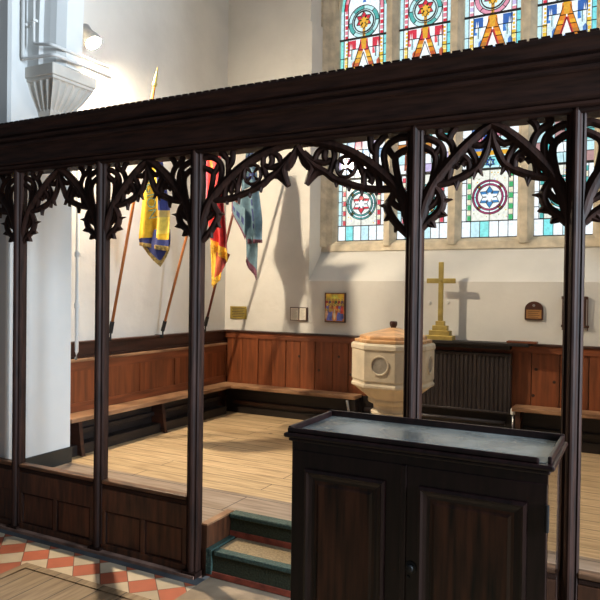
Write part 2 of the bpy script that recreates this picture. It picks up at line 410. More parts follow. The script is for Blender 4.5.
# back wainscot, planked
w = thing('wainscot', 'vertical pine boarding along the back wall behind font and radiator', 'wainscot', (.8,WY,FZ)); w['kind'] = 'structure'
MB().box(WX+.03, 3.5, WY-.05, WY, 1.09, 1.15).build('top_rail', 'wainh', w)
MB().box(WX+.03, 3.5, WY-.065, WY, 1.15, 1.172).build('capping', 'waind', w, bevel=.005)
MB().box(WX+.03, 3.5, WY-.012, WY, FZ, 1.1).build('backing', 'waind', w)
MB().box(-.22, 1.235, WY-.058, WY-.045, FZ, .585).build('shade_board', 'dark', w)  # dark board added to give the shade below the radiator
x = WX+.06; k = 0
while x < 3.45:
    wd = random.choice((.17,.20,.23)); x1 = min(x+wd, 3.48)
    p = MB().box(x, x1-.006, WY-.035-.006*(k%2), WY-.01, FZ+.02, 1.092).build('board', 'wain', w, loc=(x,WY,FZ+.02+random.random()*0), bevel=.004)
    x = x1; k += 1
for kx, kz in ((-.93,.93),(-.70,.80),(-.48,.95),(1.38,.72),(1.55,.85),(1.40,.95),(1.99,.86),(-.35,.78)):
    o = MB().lathe([(.014,0),(.012,.002),(.001,.003)], (0,0), 12).build('knot', 'waind', w); o.rotation_euler = (pi/2,0,0); o.location = Vector((kx,WY-.042,kz))-w.location

# ------------------------------------------------------------------ benches
BZ = .60
b = thing('wall_bench', 'low wooden bench along the wall below the flags', 'bench', (-1.73,1.8,FZ))
MB().box(WX+.05, -1.635, .66, 2.86, BZ-.035, BZ).build('seat', 'bench', b, bevel=.006)
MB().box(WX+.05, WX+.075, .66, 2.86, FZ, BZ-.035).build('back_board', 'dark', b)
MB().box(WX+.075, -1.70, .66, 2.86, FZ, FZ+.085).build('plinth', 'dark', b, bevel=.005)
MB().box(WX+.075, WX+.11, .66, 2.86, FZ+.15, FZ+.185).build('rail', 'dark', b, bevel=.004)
for y in (.78, 1.78):
    MB().prism([(WX+.08,FZ+.085),(-1.66,FZ+.0),(-1.645,FZ+.0),(-1.66,FZ+.06),(-1.69,BZ-.035),(WX+.08,BZ-.035)], 'y', y, y+.035).build('leg', 'waind', b)
b = thing('wall_bench', 'low wooden bench in the corner left of the font', 'bench', (-1.0,2.95,FZ))
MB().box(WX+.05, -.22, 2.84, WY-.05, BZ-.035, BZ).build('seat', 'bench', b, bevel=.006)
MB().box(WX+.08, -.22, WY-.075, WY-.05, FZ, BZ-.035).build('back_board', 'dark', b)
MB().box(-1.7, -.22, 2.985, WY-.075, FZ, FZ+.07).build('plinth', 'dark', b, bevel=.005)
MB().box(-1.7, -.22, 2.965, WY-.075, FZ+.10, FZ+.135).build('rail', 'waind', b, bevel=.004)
MB().box(-.25, -.22, 2.86, 2.965, FZ, BZ-.035).build('leg', 'dark', b)
pb = thing('wall_bench', 'low wooden bench on the back wall right of the radiator', 'bench', (2.3,2.95,FZ))
MB().box(1.235, 3.45, 2.83, WY-.05, BZ-.0, BZ+.035).build('seat', 'bench', pb, bevel=.006)
MB().box(1.235, 3.45, WY-.075, WY-.05, FZ, BZ).build('back_board', 'dark', pb)
MB().box(1.30, 3.45, 2.985, WY-.075, FZ, FZ+.085).build('plinth', 'dark', pb, bevel=.004)
MB().box(1.30, 3.45, 2.97, WY-.075, FZ+.13, FZ+.165).build('rail', 'dark', pb, bevel=.004)
MB().box(1.26, 1.30, 2.87, WY-.075, FZ, BZ).build('leg', 'waind', pb)
MB().box(2.10, 2.14, 2.87, 2.96, FZ, BZ).build('leg', 'waind', pb)
# pipe hanging below corner bench
pipe('drain_pipe', [(-.30,2.845,.555),(-.285,2.835,.52),(-.272,2.83,.45),(-.275,2.83,.36),(-.275,2.83,.29)], .012, 'thin curved grey pipe under the end of the corner bench', 'metal')

# ------------------------------------------------------------------ radiator with shelf
r = thing('radiator', 'dark ribbed radiator on the back wall below the brass cross', 'radiator', (.67,2.98,.55))
mb = MB()
x0, x1 = .16, 1.195; n = 26
ring = []
poly = [(x0,3.02),(x0,2.972)]
for i in range(n):
    a = x0+.02+(x1-x0-.04)*i/n; s = (x1-x0-.04)/n
    poly += [(a,2.966),(a+s*.22,2.966),(a+s*.38,2.958),(a+s*.84,2.958)]
poly += [(x1,2.972),(x1,3.02)]
mb.prism(poly, 'z', .565, 1.055); mb.build('panel', 'radiator', r)
MB().box(x0-.005, x1+.005, 2.952, 3.025, 1.05, 1.078).build('top_grille', 'radiator', r, bevel=.006)
MB().box(x0-.005, x1+.005, 2.955, 3.02, .545, .57).build('bottom_rail', 'radiator', r, bevel=.006)
MB().box(x1-.012, x1+.008, 2.950, 3.025, .55, 1.07).build('end_panel', 'radiator', r, bevel=.005)
s = thing('radiator_shelf', 'dark shelf above the radiator carrying the brass cross', 'shelf', (.75,2.95,1.16))
MB().box(.12, 1.36, 2.86, WY-.066, 1.152, 1.178).build('board', 'dark', s, bevel=.004)
MB().box(.12, 1.20, 2.90, WY-.066, 1.118, 1.152).build('fascia', 'dark', s)
tag(MB().box(1.17, 1.42, 2.90, 3.0, 1.1785, 1.196).build('wooden_block', 'wainh', bevel=.003), 'flat piece of brown wood lying at the right end of the shelf', 'wood block')
hp = thing('heating_pipe', 'dark heating pipes running low under the radiator', 'pipe', (.6,2.9,.4))
for z, yy in ((.47,2.93),(.36,2.95)):
    MB().tube([(-.15,yy,z),(1.165,yy,z)], .022).build('tube', 'radiator', hp, smooth_=True)
for xx in (.1,.9):
    MB().box(xx, xx+.03, 2.92, 2.96, FZ, .36).build('bracket', 'radiator', hp)
v = thing('radiator_valve', 'white-capped valve beside the lower right corner of the radiator', 'valve', (1.195,2.93,.4))
MB().tube([(1.232,2.93,FZ),(1.232,2.93,.555)], .010).build('stem', 'chrome', v, smooth_=True)
MB().lathe([(.018,.555),(.022,.565),(.022,.60),(.016,.612),(0.001,.614)], (1.232,2.93), 14).build('cap', 'white', v)

# ------------------------------------------------------------------ brass cross
CXX, CYY = .580, 2.93
c = thing('altar_cross', 'tall brass cross on a stepped base', 'cross', (CXX,CYY,1.178))
z = 1.178
for hw, hd, hh in ((.125,.058,.04),(.095,.045,.045),(.068,.034,.045),(.040,.026,.04)):
    MB().box(CXX-hw, CXX+hw, CYY-hd, CYY+hd, z, z+hh).build('base_tier', 'brass', c, bevel=.004); z += hh
MB().box(CXX-.022, CXX+.022, CYY-.013, CYY+.013, z, 1.885).build('upright', 'brass', c, bevel=.004)
MB().box(CXX-.132, CXX+.132, CYY-.0125, CYY+.0125, 1.692, 1.737).build('arm', 'brass', c, bevel=.004)
mb = MB().lathe([(.016,0),(.014,.006),(.001,.007)], (0,0), 16); o = mb.build('boss', 'brass', c); o.rotation_euler = (pi/2,0,0); o.location = (0, -.014, 1.714-1.178)

# ------------------------------------------------------------------ font
fx, fy = .425, 2.10
f = thing('baptismal_font', 'octagonal pale stone baptismal font with wooden lid', 'font', (fx,fy,FZ))
OC = pi/8
MB().lathe([(.318,.845),(.335,.855),(.335,.875),(.325,.885),(.325,.90),(.332,.91),(.332,1.145),(.341,1.157),(.339,1.185),(.326,1.20),(.26,1.203)], (fx,fy), 8, OC).build('bowl', 'font', f, bevel=.004)
MB().lathe([(.165,.70),(.195,.715),(.20,.735),(.195,.75),(.215,.77),(.275,.815),(.318,.848)], (fx,fy), 8, OC).build('underside', 'font', f, bevel=.003)
MB().lathe([(.25,FZ),(.25,FZ+.08),(.225,FZ+.11),(.19,FZ+.13),(.165,FZ+.18),(.150,.60),(.152,.615),(.172,.625),(.174,.642),(.158,.655),(.150,.67),(.155,.705)], (fx,fy), 32).build('stem', 'font', f, smooth_=False)
M['roundel'] = mat('roundel_inset', (.30,.265,.22,1), .8, var=.15, scale=20)
for k in (0,2,4,6):       # roundels cut in alternate faces
    a = -pi/2+k*pi/4; d = .332*cos(OC)
    n_ = Vector((cos(a),sin(a),0)); t_ = Vector((-sin(a),cos(a),0)); cpt = Vector((fx,fy,1.035))+n_*(d+.001)
    C_ = lambda rad, off: [tuple(cpt+t_*cos(q)*rad+Vector((0,0,1))*sin(q)*rad+n_*off) for q in [2*pi*j/28 for j in range(28)]]
    rd = MB().loft([C_(r_,o_) for r_, o_ in ((.078,-.003),(.076,.007),(.068,.007),(.063,-.001))], cap=False).build('roundel', 'font', f)
    MB().loft([C_(.064,-.004),C_(.064,.0)]).build('inset', 'roundel', rd)
ld = MB().lathe([(.308,1.203),(.312,1.206),(.312,1.226),(.272,1.228),(.272,1.250),(.262,1.258),(.045,1.315),(.03,1.317)], (fx,fy), 8, OC).build('lid', 'lid', f, bevel=.002)
MB().lathe([(.024,1.315),(.022,1.322),(.030,1.334),(.034,1.348),(.032,1.364),(.024,1.37)], (fx,fy), 8).build('knob', 'knob', ld)

# ------------------------------------------------------------------ things on the back wall
def framed(name, x0, x1, z0, z1, label, cat, fm, inner, fw=.012, y=WY, d=.022):
    t = thing(name, label, cat, ((x0+x1)/2, y, z0))
    mb = MB().box(x0,x1,y-d,y,z0,z0+fw).box(x0,x1,y-d,y,z1-fw,z1).box(x0,x0+fw,y-d,y,z0+fw,z1-fw).box(x1-fw,x1,y-d,y,z0+fw,z1-fw)
    mb.build('frame', fm, t); MB().box(x0+fw,x1-fw,y-d*.6,y-.001,z0+fw,z1-fw).build('sheet', inner, t)
    return t
# brass plate near the corner
t = thing('wall_plaque', 'plain brass plaque on the back wall above the corner bench', 'plaque', (-1.705,WY,1.29))
MB().box(-1.81,-1.60,WY-.012,WY-.0,1.292,1.43).build('plate', 'brassplate', t, bevel=.003)
mb = MB()
for i in range(6): mb.box(-1.785+.01*(i%2), -1.62-.012*(i%3), WY-.0128, WY-.0118, 1.405-i*.018, 1.410-i*.018)
mb.build('lettering', 'ink', t)
# two-page notice
t = thing('framed_notice', 'small double notice with two pale sheets in a dark frame', 'notice', (-.955,WY,1.30))
MB().box(-1.055,-.853,WY-.022,WY,1.296,1.437).build('frame', 'frame', t, bevel=.003)
for i,(a,b_) in enumerate(((-1.045,-.955),(-.940,-.868))):
    MB().box(a,b_,WY-.024,WY-.0215,1.305,1.428).build('sheet', 'paper', t)
    mb = MB()
    for k in range(9): mb.box(a+.010, b_-.012-.008*(k%3), WY-.0246, WY-.0238, 1.410-k*.011, 1.4125-k*.011)
    mb.build('lettering', mat('faded_ink', (.28,.24,.2,1), .8) if i == 0 else bpy.data.materials['faded_ink'], t)
# icon painting
t = thing('icon_painting', 'colourful framed icon of a robed group under a golden sky', 'painting', (-.538,WY,1.30))
x0, x1, z0, z1 = -.652,-.424,1.293,1.592
MB().box(x0,x1,WY-.026,WY,z0,z1).build('frame', 'frame', t, bevel=.003)
mb = MB(); yk = WY-.0262
def pq(pts, col, lay):
    col = tuple(min(.85,c*1.7+.015) for c in col)
    mb.add([(x0+(x1-x0)*a, yk-.0004*lay, z0+(z1-z0)*b_) for a, b_ in pts], [tuple(range(len(pts)))], col)
def disc(cx, cz, r, col, lay, n=12, asp=1.3):
    pq([(cx+r*asp*cos(2*pi*j/n), cz+r*sin(2*pi*j/n)) for j in range(n)], col, lay)
pq([(.05,.04),(.95,.04),(.95,.97),(.05,.97)], (.42,.16,.03), 1)
pq([(.08,.55),(.92,.55),(.92,.95),(.08,.95)], (.62,.34,.03), 2)
pq([(.3,.8),(.7,.8),(.6,.93),(.4,.93)], (.75,.48,.08), 3)
random.seed(11)
for row, (zz, cols) in enumerate(((.70,[(.25,.03,.02),(.10,.06,.10),(.35,.12,.03),(.08,.10,.04)]),(.52,[(.45,.05,.03),(.12,.12,.35),(.55,.22,.05),(.30,.04,.04)]),(.34,[(.10,.13,.45),(.55,.10,.06),(.62,.30,.20),(.06,.08,.30)]))):
    nn = 6
    for i in range(nn):
        cx = .13+.74*i/(nn-1)+(row%2)*.03-.015; c_ = cols[(i+row)%4]
        pq([(cx-.085,zz-.22),(cx+.085,zz-.22),(cx+.06,zz+.02),(cx,zz+.06),(cx-.06,zz+.02)], c_, 4+row*3)
        disc(cx, zz+.08, .045, (.68,.42,.06), 5+row*3); disc(cx, zz+.075, .026, (.35,.16,.07), 6+row*3)
for cx, c_ in ((.27,(.09,.12,.42)),(.72,(.09,.12,.42))):
    pq([(cx-.17,.06),(cx+.17,.06),(cx+.08,.34),(cx-.06,.34)], c_, 16); disc(cx,.38,.04,(.5,.25,.1),17)
pq([(.38,.08),(.62,.08),(.58,.52),(.42,.52)], (.5,.2,.05), 18); pq([(.44,.2),(.5,.06),(.56,.2),(.52,.45),(.48,.45)], (.6,.42,.3), 19); disc(.5,.57,.05,(.7,.45,.07),20); disc(.5,.565,.03,(.35,.17,.08),21)
pq([(.78,.30),(.93,.30),(.93,.55),(.82,.55)], (.50,.06,.04), 22)
mb.build('picture', 'paint', t, attr=True)
# arched memorial plaque
t = thing('memorial_plaque', 'round-topped wooden memorial plaque with a bronze plate', 'plaque', (1.37,WY,1.38))
px0, px1 = 1.294,1.446; cxp = (px0+px1)/2
poly = [(px0,1.378),(px1,1.378),(px1,1.475)]+[(cxp+.076*cos(q), 1.475+.066*sin(q)) for q in [pi*j/12 for j in range(1,12)]]+[(px0,1.475)]
MB().prism(poly, 'y', WY-.022, WY+.002).build('board', 'plaquewood', t, bevel=.004)
MB().box(px0+.014,px1-.012,WY-.026,WY-.021,1.392,1.468).build('plate', 'bronze', t)
mb = MB()
for k in range(4): mb.box(px0+.03,px1-.028-.01*(k%2),WY-.0268,WY-.0258,1.452-k*.017,1.4555-k*.017)
mb.build('lettering', 'frame', t)
mb = MB().lathe([(.012,0),(.010,.004),(.001,.005)], (0,0), 10); o = mb.build('emblem', 'metal', t); o.rotation_euler = (pi/2,0,0); o.location = (0,-.022,1.505-1.38)
# hanging board behind the right post
t = thing('wall_board', 'dark-framed board on the back wall behind the right-hand post', 'board', (1.70,WY,1.3))
MB().box(1.595,1.80,WY-.03,WY,1.565,1.59).build('top_rod', 'frame', t); MB().box(1.595,1.815,WY-.035,WY,1.325,1.345).build('bottom_rod', 'frame', t)
MB().box(1.61,1.765,WY-.012,WY-.002,1.345,1.565).build('board', 'wainh', t); MB().box(1.765,1.79,WY-.025,WY,1.345,1.565).build('side_rail', 'frame', t)
for x in (1.604, 1.803):
    MB().tube([(x,WY-.03,1.585),(x,WY-.02,1.30)], .004).build('cord', 'plaquewood', t)
# small round white fixings
for i,(x,z) in enumerate(((.43,1.51),(.60,1.52))):
    mb = MB().lathe([(.02,0),(.018,.01),(.001,.012)], (0,0), 14); o = mb.build('wall_boss', 'white'); o.rotation_euler = (pi/2,0,0); o.location = (x,WY,z)
    tag(o, ['small round white boss on the wall left of the cross','small round white boss on the wall right of the cross'][i], 'boss')

# ------------------------------------------------------------------ stained glass window
GY = 3.45
LX = [(-.71,-.18),(-.045,.487),(.62,1.152),(1.297,1.803)]
GB, SPR, APX = 2.14, 4.58, 5.05
mb = MB()
def head(x, a, b_):       # two-centred arch outline over a light
    u = abs((x-(a+b_)/2)/((b_-a)/2)); return SPR+(APX-SPR)*sqrt(max(0,1-u**1.7))
X0, X1 = -.82, 2.02
edges = [X0]+[e for l in LX for e in l]+[X1]
# mullions with chamfered section
for i in range(0, len(edges), 2):
    a, b_ = edges[i], edges[i+1]
    if i == 0: poly = [(-.90,WY+.25),(-.845,WY+.25),(-.80,WY+.29),(-.74,GY-.05),(b_,GY),(b_,GY+.09),(-.90,GY+.09)]
    elif i == len(edges)-2: poly = [(a,GY),(a+.03,GY-.06),(b_,WY+.26),(b_,GY+.09),(a,GY+.09)]
    else:
        mid = (a+b_)/2; poly = [(a,GY),(mid-.03,GY-.10),(mid+.03,GY-.10),(b_,GY),(b_,GY+.09),(a,GY+.09)]
    mb.prism(poly, 'z', GB-.06, H)
for a, b_ in LX:
    n = 20; xs = [a+(b_-a)*i/n for i in range(n+1)]
    mb.loft([[(x,GY-.02,head(x,a,b_)),(x,GY-.02,H),(x,GY+.09,H),(x,GY+.09,head(x,a,b_))] for x in xs])
mb.prism([(WY+.28,2.03),(WY+.30,2.10),(GY-.005,2.14),(GY+.09,2.14),(GY+.09,2.03)], 'x', -.85, 2.02)   # stone sill
struct('window_surround', mb, 'stone', 'stone mullions and sill of the stained glass window', 'window surround')

WHT = (.86,.93,.97); CYA = (.10,.62,.66); PAL = (.55,.82,.88); RED = (.62,.03,.06); PNK = (.72,.25,.33); YEL = (.78,.50,.05); ORG = (.68,.22,.02); BLU = (.03,.12,.42); GRN = (.06,.42,.15); TEA = (.08,.42,.40); MAR = (.33,.02,.08); LIL = (.55,.48,.75); CRM = (.80,.76,.58)
def light_panel(idx, a, b_):
    random.seed(100+idx)
    g = MB(); ld = MB(); W = b_-a
    def X(u): return a+W*u
    def gp(pts, col, lay=0): g.add([(X(u), GY+.05-.001*lay, z) for u, z in pts], [tuple(range(len(pts)))], col)
    def rect(u0,u1,z0,z1,col,lay=0): gp([(u0,z0),(u1,z0),(u1,z1),(u0,z1)], col, lay)
    def lead(p, q, w=.006):
        d = Vector((X(q[0])-X(p[0]), q[1]-p[1])); L = d.length
        if L < 1e-6: return
        nx, nz = -d.y/L*w/2, d.x/L*w/2
        P = [(X(p[0])+nx,p[1]+nz),(X(q[0])+nx,q[1]+nz),(X(q[0])-nx,q[1]-nz),(X(p[0])-nx,p[1]-nz)]
        ld.prism(P, 'y', GY+.028, GY+.04)
    def ringp(cu, cz, r0, r1, cols, lay, n=24, leads=True):
        for j in range(n):
            q0, q1 = 2*pi*j/n, 2*pi*(j+1)/n
            P = [(cu+r0/W*cos(q0),cz+r0*sin(q0)),(cu+r1/W*cos(q0),cz+r1*sin(q0)),(cu+r1/W*cos(q1),cz+r1*sin(q1)),(cu+r0/W*cos(q1),cz+r0*sin(q1))]
            gp(P, cols[j*len(cols)//n % len(cols)] if len(cols) > 1 else cols[0], lay)
            lead((cu+r1/W*cos(q0),cz+r1*sin(q0)),(cu+r1/W*cos(q1),cz+r1*sin(q1)), .005)
            if r0 > .02: lead((cu+r0/W*cos(q0),cz+r0*sin(q0)),(cu+r0/W*cos(q1),cz+r0*sin(q1)), .005)
            if leads and j % 3 == 0: lead((cu+r0/W*cos(q0),cz+r0*sin(q0)),(cu+r1/W*cos(q0),cz+r1*sin(q0)), .004)
    def flower(cu, cz, R, col, core, lay, n=6, rot=pi/2):
        for j in range(n):
            q = rot+2*pi*j/n; P = []
            for r_, da in ((.30,-.35),(.62,-.50),(1.0,0),(.62,.50),(.30,.35)):
                P.append((cu+R*r_*cos(q+da)/W, cz+R*r_*sin(q+da)))
            gp(P, col, lay)
            for k in range(4): lead(P[k], P[k+1], .004)
        gp([(cu+R*.42/W*cos(2*pi*k/12), cz+R*.42*sin(2*pi*k/12)) for k in range(12)], core, lay+1)
    ringc = [TEA, TEA, (.42,.05,.16), TEA][idx]; flc = [RED, RED, (.05,.22,.50), RED][idx]; sidec = [RED, (.7,.08,.12), GRN, TEA][idx]
    # clear ground
    n = 14
    gp([(0,GB),(1,GB)]+[(1-i/n, head(X(1-i/n),a,b_)+.02) for i in range(n+1)], WHT, 0)
    # bottom strip of plain panes
    cols = [WHT,(.22,.75,.78),WHT,PAL,WHT,WHT] if idx != 2 else [WHT,PAL,(.25,.75,.75),WHT,WHT,WHT]
    for k in range(6):
        rect(k/6,(k+1)/6,GB,2.305,cols[k],1); lead((k/6,GB),(k/6,2.305),.005)
    lead((0,2.305),(1,2.305),.009)
    # square rosette panel
    z0, z1, cz = 2.305, 2.80, 2.535
    rect(0,.085,z0,z1,[PAL,PAL,WHT,WHT][idx],1); rect(.915,1,z0,z1,WHT,1)
    lead((.085,z0),(.085,z1)); lead((.915,z0),(.915,z1)); lead((0,2.56),(.085,2.56)); lead((.915,2.56),(1,2.56)); lead((0,2.68),(.085,2.68)); lead((0,2.42),(.085,2.42))
    for k in range(9):
        for u0 in (.095,.835):
            rect(u0,u0+.07,z0+.01+k*.052,z0+.055+k*.052, sidec if k % 2 == 0 else CRM, 2)
            lead((u0,z0+.005+k*.052),(u0+.07,z0+.005+k*.052),.004)
    lead((.17,z0),(.17,z1),.005); lead((.83,z0),(.83,z1),.005)
    rect(.17,.83,z0,z1,(.80,.82,.74),1)
    for k in range(70):      # little painted leaves of the ground
        u, z = random.uniform(.19,.81), random.uniform(z0+.02,z1-.02)
        rect(u,u+.022,z,z+.012,random.choice([YEL,CRM,(.5,.55,.35),LIL,(.75,.6,.3)]),2)
    ringp(.5,cz,.150,.166,[ringc],3); ringp(.5,cz,.130,.150,[WHT,PAL,WHT],3); ringp(.5,cz,.114,.130,[ringc],3,leads=False)
    gp([(.5+.114/W*cos(2*pi*k/20),cz+.114*sin(2*pi*k/20)) for k in range(20)], (.82,.86,.84), 3)
    flower(.5,cz,.105,flc,WHT,4)
    rect(.36,.64,cz-.03,cz+.03,WHT,6)
    for q in range(4):
        aa = pi/4+q*pi/2; flower(.5+.14/W*cos(aa),cz+.14*sin(aa),.026,[GRN,GRN,MAR,BLU][idx],YEL,5,4)
    for u, z in ((.5,z0),(.5,z1)): lead((u,z),(u,cz+(.165 if z > cz else -.165)),.004)
    lead((.17,cz),(.5-.165/W,cz),.004); lead((.5+.165/W,cz),(.83,cz),.004)
    lead((0,z1),(1,z1),.012)
    # figure zone, mostly hidden behind the screen
    for r in range(11):
        for k in range(6):
            za, zb = 2.81+r*.102, 2.81+(r+1)*.102
            pal = [[WHT,PAL,LIL,PNK,(.3,.5,.75)],[CYA,WHT,(.5,.2,.05),PAL,LIL],[WHT,PAL,(.12,.25,.6),PNK,WHT],[CYA,(.15,.5,.5),PAL,WHT,(.42,.25,.25)]][idx]
            c_ = random.choice(pal)
            rect(k/6,(k+1)/6,za,zb,c_,1); lead((k/6,za),(k/6+random.uniform(-.03,.03),zb),.005)
        lead((0,2.81+r*.102),(1,2.81+r*.102+random.uniform(-.02,.02)),.005)
    if idx == 2:
        gp([(.15,2.84),(.85,2.84),(.85,2.93),(.15,2.93)], (.25,.7,.75), 3); rect(.2,.8,2.94,2.985,(.72,.38,.03),3)
        gp([(.33,2.99),(.67,2.99),(.64,3.1),(.5,3.32),(.36,3.1)], (.04,.14,.55), 3); gp([(.42,3.0),(.58,3.0),(.55,3.1),(.45,3.1)], WHT, 4)
        for q in (-.08,0,.08): lead((.5+q,3.08),(.5+q*.2,3.3),.004)
        flower(.5,2.87,.05,BLU,PAL,4)
    if idx == 1: gp([(.3,3.1),(.6,3.1),(.55,3.35),(.4,3.4)], (.55,.27,.05), 3); gp([(.12,2.85),(.3,2.85),(.3,3.2),(.15,3.2)], (.28,.06,.03), 3)
    # lower tier of the upper picture : legs, pillars and drapes under the saddle bar
    zb0, zb1 = 3.90, 4.285; Hh = zb1-zb0
    def up(pts, col, lay): gp([(u, zb0+Hh*v_) for u, v_ in pts], col, lay)
    rect(0,1,zb0,zb1,WHT,2)
    up([(0,0),(.08,0),(.08,1),(0,1)], PAL if idx else (.25,.75,.7), 3); up([(.92,0),(1,0),(1,1),(.92,1)], (.2,.7,.75), 3)
    dr = RED if idx < 2 else BLU
    for u0 in (.16,.68):
        up([(u0,.72),(u0+.17,.72),(u0+.17,.98),(u0,.98)], dr, 4); up([(u0+.03,.72),(u0+.14,.72),(u0+.085,.45)], PAL, 5); up([(u0+.0,.55),(u0+.06,.55),(u0+.06,.72),(u0,.72)], (.75,.1,.12) if idx < 2 else (.05,.2,.6), 5)
        up([(u0+.02,0),(u0+.15,0),(u0+.15,.45),(u0+.085,.62),(u0+.02,.45)], (.62,.80,.85), 4)
        up([(u0+.09,.1),(u0+.17,.1),(u0+.17,.35),(u0+.13,.42),(u0+.09,.35)], (.55,.12,.06) if idx < 2 else (.08,.2,.5), 5)
    for u0 in (.09,.83):
        for k in range(5): up([(u0,.06+k*.1),(u0+.075,.06+k*.1),(u0+.075,.15+k*.1),(u0,.15+k*.1)], YEL if k % 2 == 0 else (.85,.70,.2), 4)
        for k in range(4): up([(u0+.02,.58+k*.1),(u0+.06,.58+k*.1),(u0+.06,.64+k*.1),(u0+.02,.64+k*.1)], YEL, 4)
    up([(.22,.0),(.34,.0),(.53,.9),(.44,.9)], ORG if idx else (.72,.35,.04), 6); up([(.66,.0),(.78,.0),(.56,.9),(.47,.9)], ORG if idx else (.72,.35,.04), 6)
    for k in range(4):
        t0_, t1_ = k*.22+.02, k*.22+.13
        for m_ in (0,1):
            f_ = lambda u: u if m_ == 0 else 1-u
            up([(f_(.22+.22*t0_/.9),t0_),(f_(.34+.19*t0_/.9),t0_),(f_(.34+.19*t1_/.9),t1_),(f_(.22+.22*t1_/.9),t1_)], [(.80,.50,.06),(.50,.10,.03)][k%2] if idx < 2 else [(.82,.42,.03),(.45,.18,.03)][k%2], 6.5)
            lead((f_(.22+.22*t0_/.9),zb0/1+Hh*t0_),(f_(.34+.19*t0_/.9),zb0+Hh*t0_),.004)
    for u_ in (.17,.75):
        up([(u_,.0),(u_+.08,.0),(u_+.08,.13),(u_,.13)], (.80,.85,.80), 6)
        for q_ in (0,.1): up([(u_+.02+q_*.3,.62),(u_+.06+q_*.3,.62),(u_+.04+q_*.3,.9)], (.85,.9,.9), 6)
    up([(.37,.0),(.63,.0),(.5,.62)], (.84,.90,.88), 7); up([(.45,.22),(.55,.22),(.5,.08)], (.06,.2,.6), 8)
    if idx >= 2:
        for s_ in (-1,1):
            up([(.5+s_*.14,.0),(.5+s_*.18,.0),(.5+s_*.02,.66),(.5-s_*.01,.62)], (.6,.04,.05), 8)
    up([(.40,.66),(.49,.66),(.49,.98),(.42,.98)], dr if idx < 2 else ORG, 8); up([(.51,.66),(.60,.66),(.58,.98),(.51,.98)], dr if idx < 2 else ORG, 8)
    up([(.46,.7),(.54,.7),(.56,1),(.44,1)], (.70,.36,.03), 9)
    for p, q in (((.22,0),(.44,.9)),((.34,0),(.5,.62)),((.78,0),(.56,.9)),((.66,0),(.5,.62)),((.08,0),(.08,1)),((.92,0),(.92,1)),((.165,0),(.165,1)),((.835,0),(.835,1)),((0,.5),(.165,.5)),((.835,.45),(1,.45)),((.165,.72),(.4,.72)),((.6,.72),(.835,.72)),((.25,.45),(.25,.72)),((.76,.45),(.76,.72)),((.37,.16),(.63,.16)),((.0,.2),(.08,.2)),((.92,.75),(1,.75))):
        lead((p[0],zb0+Hh*p[1]),(q[0],zb0+Hh*q[1]),.005)
    # upper rosette
    cz = 4.455; rc = [TEA,TEA,(.72,.30,.42),TEA][idx]
    rect(.0,.08,zb1,4.62,PAL,2); rect(.92,1,zb1,4.62,PAL,2)
    for k in range(6):
        for u0 in (.09,.84): rect(u0,u0+.07,zb1+.01+k*.055,zb1+.05+k*.055,[RED,PNK][k%2] if idx != 2 else [PNK,LIL][k%2],3)
    lead((.08,zb1),(.08,4.62)); lead((.92,zb1),(.92,4.62)); lead((.165,zb1),(.165,4.62),.005); lead((.835,zb1),(.835,4.62),.005)
    ringp(.5,cz,.13,.172,[rc,(.5,.8,.82)]*4 if idx != 2 else [rc],4); 
    gp([(.5+.13/W*cos(2*pi*k/20),cz+.13*sin(2*pi*k/20)) for k in range(20)], (.62,.84,.86), 4)
    ringp(.5,cz,.108,.114,[rc],5,leads=True)
    flower(.5,cz+.015,.092,RED if idx != 2 else (.62,.15,.30),YEL,6)
    gp([(.43,cz-.06),(.57,cz-.06),(.60,cz+.03),(.40,cz+.03)], (.75,.42,.04), 8); gp([(.47,zb1),(.53,zb1),(.53,cz-.06),(.47,cz-.06)], (.6,.3,.04), 8)
    for k in range(12):      # border of the arched head
        q0, q1 = pi*k/12, pi*(k+1)/12
        pr = lambda q, r: (.5-.5*r*cos(q), 4.60+.36*r*sin(q))
        gp([pr(q0,1),pr(q1,1),pr(q1,.84),pr(q0,.84)], (.2,.65,.62), 5); gp([pr(q0,.84),pr(q1,.84),pr(q1,.68),pr(q0,.68)], [RED,PNK][k%2], 5)
        lead(pr(q0,.84),pr(q1,.84),.005); lead(pr(q0,.68),pr(q1,.68),.005)
    gp([(.46,4.66),(.54,4.66),(.5,4.72)], (.06,.2,.6), 6)
    w_ = g.build('window_%d' % (idx+1), 'glass', attr=True)
    w_['kind'] = 'structure'; w_['category'] = 'window'
    w_['label'] = ['leftmost stained glass light with a red flower in a teal ring','second stained glass light, behind the fourth post','third stained glass light with blue star in a crimson ring','rightmost stained glass light, behind the fifth post'][idx]
    ld.build('leading', 'leadm', w_)
    mb = MB()
    for z in (GB+.002, 2.805, 3.55, 4.285): mb.box(a-.005, b_+.005, GY+.014, GY+.03, z-.009, z+.009)
    mb.build('saddle_bar', 'leadm', w_)
for i, (a, b_) in enumerate(LX): light_panel(i, a, b_)

